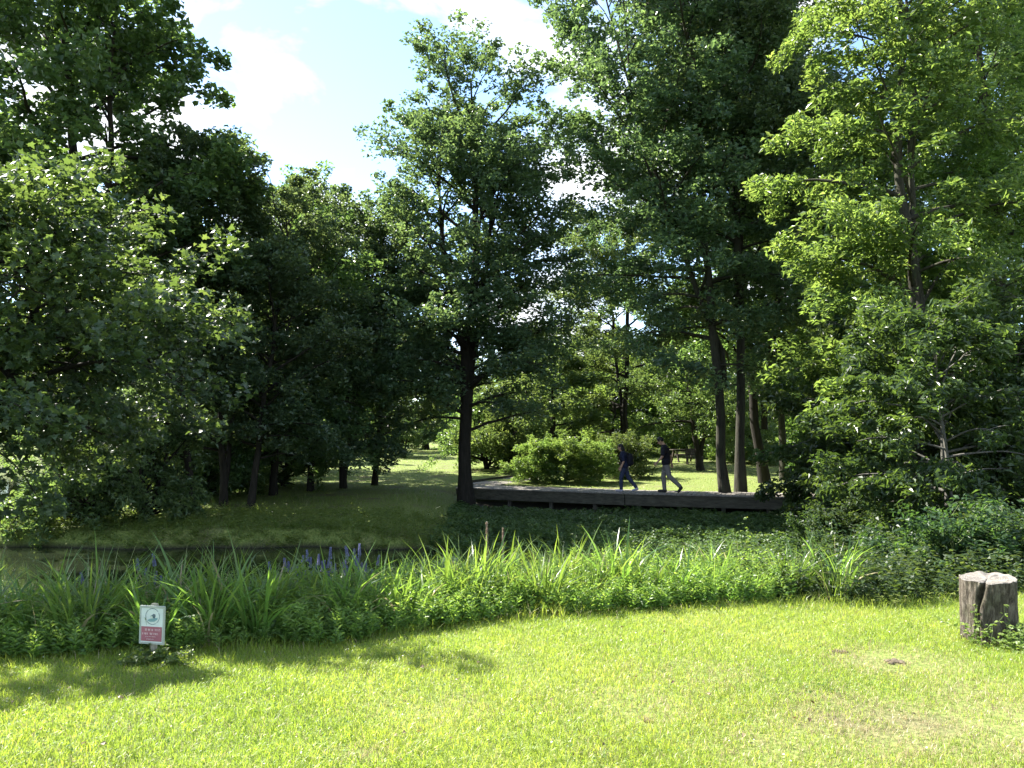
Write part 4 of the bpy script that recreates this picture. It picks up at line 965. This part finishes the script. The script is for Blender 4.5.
def person(label, x, y, rz, s, J, cl):
    """J: joints (forward = -X). cl: clothing spec"""
    b = bmesh.new(); V3 = Vector
    hd, nk, ch, hp = V3(J['head']), V3(J['neck']), V3(J['chest']), V3(J['hip'])
    rot = Euler((0, J['tilt'], 0))
    ellipsoid(b, hd, (.098, .076, .118), rot)
    def hp_(p): q = V3(p); q.rotate(rot); return hd + q
    ellipsoid(b, hp_((-.035, 0, -.062)), (.062, .054, .055), rot)          # jaw
    capsule(b, hp_((-.092, 0, .012)), hp_((-.114, 0, -.026)), .010, .016, 8)   # nose
    capsule(b, hp_((-.086, -.020, -.062)), hp_((-.086, .020, -.062)), .011, .011, 8)   # lips
    for sy in (-1, 1):
        ellipsoid(b, hp_((.0, sy * .078, -.01)), (.022, .010, .032), rot)  # ears
        capsule(b, hp_((-.082, sy * .018, .024)), hp_((-.074, sy * .046, .022)), .009, .008, 8)   # brow
    capsule(b, nk, hd + V3((.01, 0, -.06)), .056, .052)
    capsule(b, ch + V3((0, -.07, 0)), ch + V3((0, .07, 0)), .125, .125); capsule(b, ch, hp, .125, .12)
    capsule(b, ch + V3((0, 0, .08)), nk, .10, .06); capsule(b, hp + V3((0, -.06, 0)), hp + V3((0, .06, 0)), .115, .115)
    feet = []
    for sy, leg in ((-1, J['legR']), (1, J['legL'])):
        h0 = hp + V3((0, sy * .085, -.03)); kn, an, toe = (V3(p) + V3((0, sy * .085, 0)) for p in leg)
        capsule(b, h0, kn, .088, .058); capsule(b, kn, kn.lerp(an, .35), .055, .058); capsule(b, kn.lerp(an, .35), an, .058, .038)
        capsule(b, an + V3((0, 0, -.03)), toe, .036, .028); feet.append((an, toe))
    arms = []
    for sy, arm in ((-1, J['armR']), (1, J['armL'])):
        sh = ch + V3((0, sy * .185, .10)); el, wr = (V3(p) + V3((0, sy * .02, 0)) for p in arm)
        capsule(b, ch + V3((0, sy * .1, .1)), sh, .075, .06); capsule(b, sh, el, .054, .04); capsule(b, el, wr, .041, .028)
        hand(b, wr, wr - el, 1.0, -sy); arms.append((sh, el, wr))
    root = remeshed('person', b, .009, M['skin'], None, 1)
    # clothes
    b = bmesh.new(); e = .018
    capsule(b, ch + V3((0, -.08, .02)), ch + V3((0, .08, .02)), .125 + e, .125 + e); capsule(b, ch, hp, .128 + e, .125 + e)
    capsule(b, ch + V3((0, 0, .08)), nk + (ch - nk) * .35, .105 + e, .07 + e)
    capsule(b, hp + V3((0, -.07, .0)), hp + V3((0, .07, .0)), .125 + e, .125 + e)
    for sh, el, wr in arms:
        capsule(b, ch + V3((0, (sh.y) * .5, .1)), sh, .08 + e, .062 + e); capsule(b, sh, sh.lerp(el, cl['sleeve']), .058 + e, .050 + e)
    remeshed('shirt', b, .014, M[cl['top']], root, 3)
    b = bmesh.new()
    capsule(b, hp + V3((0, -.065, -.03)), hp + V3((0, .065, -.03)), .128, .128)
    for sy, leg in ((-1, J['legR']), (1, J['legL'])):
        h0 = hp + V3((0, sy * .085, -.03)); kn, an, toe = (V3(p) + V3((0, sy * .085, 0)) for p in leg)
        capsule(b, h0, kn, .108, .080); capsule(b, kn, an + (kn - an) * .06, .080, .066)
    remeshed('trousers', b, .014, M[cl['legs']], root, 3)
    for an, toe in feet:
        b = bmesh.new(); capsule(b, an + V3((.03, 0, -.04)), toe, .05, .042); capsule(b, an, an + V3((0, 0, -.05)), .055, .055)
        remeshed('shoe', b, .01, M[cl['shoe']], root, 2)
    b = bmesh.new()
    ellipsoid(b, hp_((.018, 0, .022)), (.105, .086, .112), rot)
    if cl['long']:
        capsule(b, hp_((.06, 0, -.02)), hp_((.085, 0, -.15)), .07, .055); capsule(b, hp_((.02, -.05, -.02)), hp_((.04, -.06, -.13)), .04, .035); capsule(b, hp_((.02, .05, -.02)), hp_((.04, .06, -.13)), .04, .035)
    hr = remeshed('hair', b, .012, M['hair'], root, 1)
    for sy in (-1, 1):
        b = bmesh.new(); ellipsoid(b, hp_((-.088, sy * .03, .004)), (.007, .011, .007), rot); bm_obj('eye', b, M['eye'], root)
    root.location = (x, y, DZ + .004); root.rotation_euler = (0, 0, rz); root.scale = (s, s, s)
    return tag(root, label, 'person')

JM = dict(hip=(0, 0, .96), chest=(-.03, 0, 1.33), neck=(-.075, 0, 1.53), head=(-.165, 0, 1.635), tilt=-.62,
          legR=((.10, 0, .52), (.44, 0, .20), (.37, 0, .045)), legL=((-.09, 0, .52), (-.06, 0, .095), (-.24, 0, .045)),
          armR=((-.10, -.23, 1.14), (-.27, -.22, .95)), armL=((.13, .23, 1.16), (.17, .23, .90)))
mx_, my_ = X(665, 25.6), 25.55
man = person('man in a black t-shirt and grey trousers walking along the boardwalk, head bowed', mx_, my_, rad(-14), 1.04, JM, dict(top='black_cloth', legs='greige', shoe='shoe_dark', sleeve=.75, long=False))
JW = dict(hip=(0, 0, .96), chest=(-.05, 0, 1.32), neck=(-.10, 0, 1.52), head=(-.15, 0, 1.65), tilt=-.25,
          legR=((-.13, 0, .52), (-.13, 0, .095), (-.31, 0, .045)), legL=((.12, 0, .52), (.42, 0, .15), (.28, 0, .045)),
          armR=((-.02, -.23, 1.12), (-.12, -.22, .88)), armL=((-.08, .23, 1.12), (-.18, .22, .90)))
wx_, wy_ = X(624, 26.0), 25.95
wom = person('woman in navy clothes and dark jeans walking ahead on the boardwalk', wx_, wy_, rad(-14), .90, JW, dict(top='navy', legs='jeans', shoe='shoe_pale', sleeve=.8, long=True))
def pack(mat, root_loc, rz, s, c, size, label):
    b = bmesh.new()
    ellipsoid(b, (0, 0, 0), (size[0], size[1], size[2])); ellipsoid(b, (.05, 0, -.10), (size[0] * .7, size[1] * .8, size[2] * .5))
    o = remeshed('backpack', b, .016, M[mat], None, 3)
    o.location = root_loc; o.rotation_euler = (0, 0, rz); o.scale = (s, s, s)
    for v in o.data.vertices: v.co += Vector(c)
    for sy in (-1, 1):
        p = [(c[0] - .02, sy * .09, c[2] + .22), (c[0] - .12, sy * .10, c[2] + .27), (c[0] - .30, sy * .11, c[2] + .18), (c[0] - .34, sy * .12, c[2]), (c[0] - .25, sy * .15, c[2] - .14), (c[0] - .08, sy * .13, c[2] - .2)]
        me = tubes([(np.array(p), np.full(6, .018))], 'strap', 6); so = mesh_obj('strap', me, M[mat], o)
    return tag(o, label, 'backpack')
pack('black_cloth', (wx_, wy_, DZ + .004), rad(-14), .90, (.20, 0, 1.18), (.13, .17, .25), 'dark rounded backpack carried by the woman in navy clothes')

# ------------------------------------------------------------------ haze
HAZE = 0
if HAZE:
    bm = bmesh.new(); bm_box(bm, -960, 960, -260, 1560, -2.6, 34)
    m, nt, out = new_mat('haze'); pv = nd(nt, 'ShaderNodeVolumePrincipled')
    pv.inputs['Color'].default_value = (.72, .87, 1, 1); pv.inputs['Density'].default_value = HAZE; pv.inputs['Anisotropy'].default_value = .3
    nt.links.new(pv.outputs[0], out.inputs['Volume'])
    hz = bm_obj('haze', bm, m); hz['kind'] = 'stuff'; hz['label'] = 'thin bluish morning haze in the air between the trees'; hz['category'] = 'haze'
# ------------------------------------------------------------------ light, sky, camera
world = bpy.data.worlds.new('World'); scene.world = world; world.use_nodes = True
nt = world.node_tree; nt.nodes.clear(); l = nt.links
out = nd(nt, 'ShaderNodeOutputWorld'); bg = nd(nt, 'ShaderNodeBackground'); bg.inputs['Strength'].default_value = .10
sky = nd(nt, 'ShaderNodeTexSky'); sky.sky_type = 'NISHITA'; sky.sun_disc = False
sky.sun_elevation = rad(SUN_EL); sky.sun_rotation = rad(SUN_AZ); sky.air_density = 1.0; sky.dust_density = .3; sky.ozone_density = 1.5; sky.altitude = 1200
tc = nd(nt, 'ShaderNodeTexCoord'); sep = nd(nt, 'ShaderNodeSeparateXYZ'); l.new(tc.outputs['Generated'], sep.inputs[0])
mz = nd(nt, 'ShaderNodeMath', operation='MAXIMUM'); l.new(sep.outputs[2], mz.inputs[0]); mz.inputs[1].default_value = .06
dx = nd(nt, 'ShaderNodeMath', operation='DIVIDE'); l.new(sep.outputs[0], dx.inputs[0]); l.new(mz.outputs[0], dx.inputs[1])
dy = nd(nt, 'ShaderNodeMath', operation='DIVIDE'); l.new(sep.outputs[1], dy.inputs[0]); l.new(mz.outputs[0], dy.inputs[1])
cb = nd(nt, 'ShaderNodeCombineXYZ'); l.new(dx.outputs[0], cb.inputs[0]); l.new(dy.outputs[0], cb.inputs[1])
cn = nd(nt, 'ShaderNodeTexNoise'); cn.inputs['Scale'].default_value = 4.2; cn.inputs['Detail'].default_value = 8; cn.inputs['Roughness'].default_value = .55; cn.inputs['Distortion'].default_value = .3
mpg = nd(nt, 'ShaderNodeMapping'); mpg.inputs['Location'].default_value = (3.1, 1.7, .35); mpg.inputs['Scale'].default_value = (1, 1, 1.9); l.new(tc.outputs['Generated'], mpg.inputs[0]); l.new(mpg.outputs[0], cn.inputs['Vector'])
ck = ramp(nt, cn.outputs['Fac'], [(.46, (0, 0, 0)), (.60, (1, 1, 1))])
mx = nd(nt, 'ShaderNodeMix', data_type='RGBA'); l.new(ck, mx.inputs[0]); l.new(sky.outputs[0], mx.inputs[6]); mx.inputs[7].default_value = (3.6, 3.75, 3.9, 1)
l.new(mx.outputs[2], bg.inputs[0]); l.new(bg.outputs[0], out.inputs[0])

sun = bpy.data.lights.new('sun', 'SUN'); sun.energy = 5.0; sun.angle = rad(.53); sun.color = (1, .95, .86)
so = bpy.data.objects.new('sun', sun); link(so)
el, az = rad(SUN_EL), rad(SUN_AZ)
sd = Vector((math.sin(az) * math.cos(el), math.cos(az) * math.cos(el), math.sin(el)))
so.rotation_euler = sd.to_track_quat('Z', 'Y').to_euler(); so.location = (0, 0, 40)

cam = bpy.data.cameras.new('camera'); cam.sensor_width = 36; cam.lens = FPX / 1024 * 36; cam.clip_start = .05; cam.clip_end = 4000
co = bpy.data.objects.new('camera', cam); link(co); co.location = (0, 0, CAM_H); co.rotation_euler = (PI / 2 + PITCH, 0, 0)
scene.camera = co
scene.view_settings.view_transform = 'Standard'; scene.view_settings.look = 'None'; scene.view_settings.gamma = 1
scene.view_settings.exposure = 2.25
scene.cycles.use_denoising = True
scene.cycles.max_bounces = 12; scene.cycles.diffuse_bounces = 8; scene.cycles.glossy_bounces = 2; scene.cycles.transmission_bounces = 4; scene.cycles.transparent_max_bounces = 4
scene.cycles.caustics_reflective = False; scene.cycles.caustics_refractive = False
scene.cycles.sample_clamp_indirect = 12
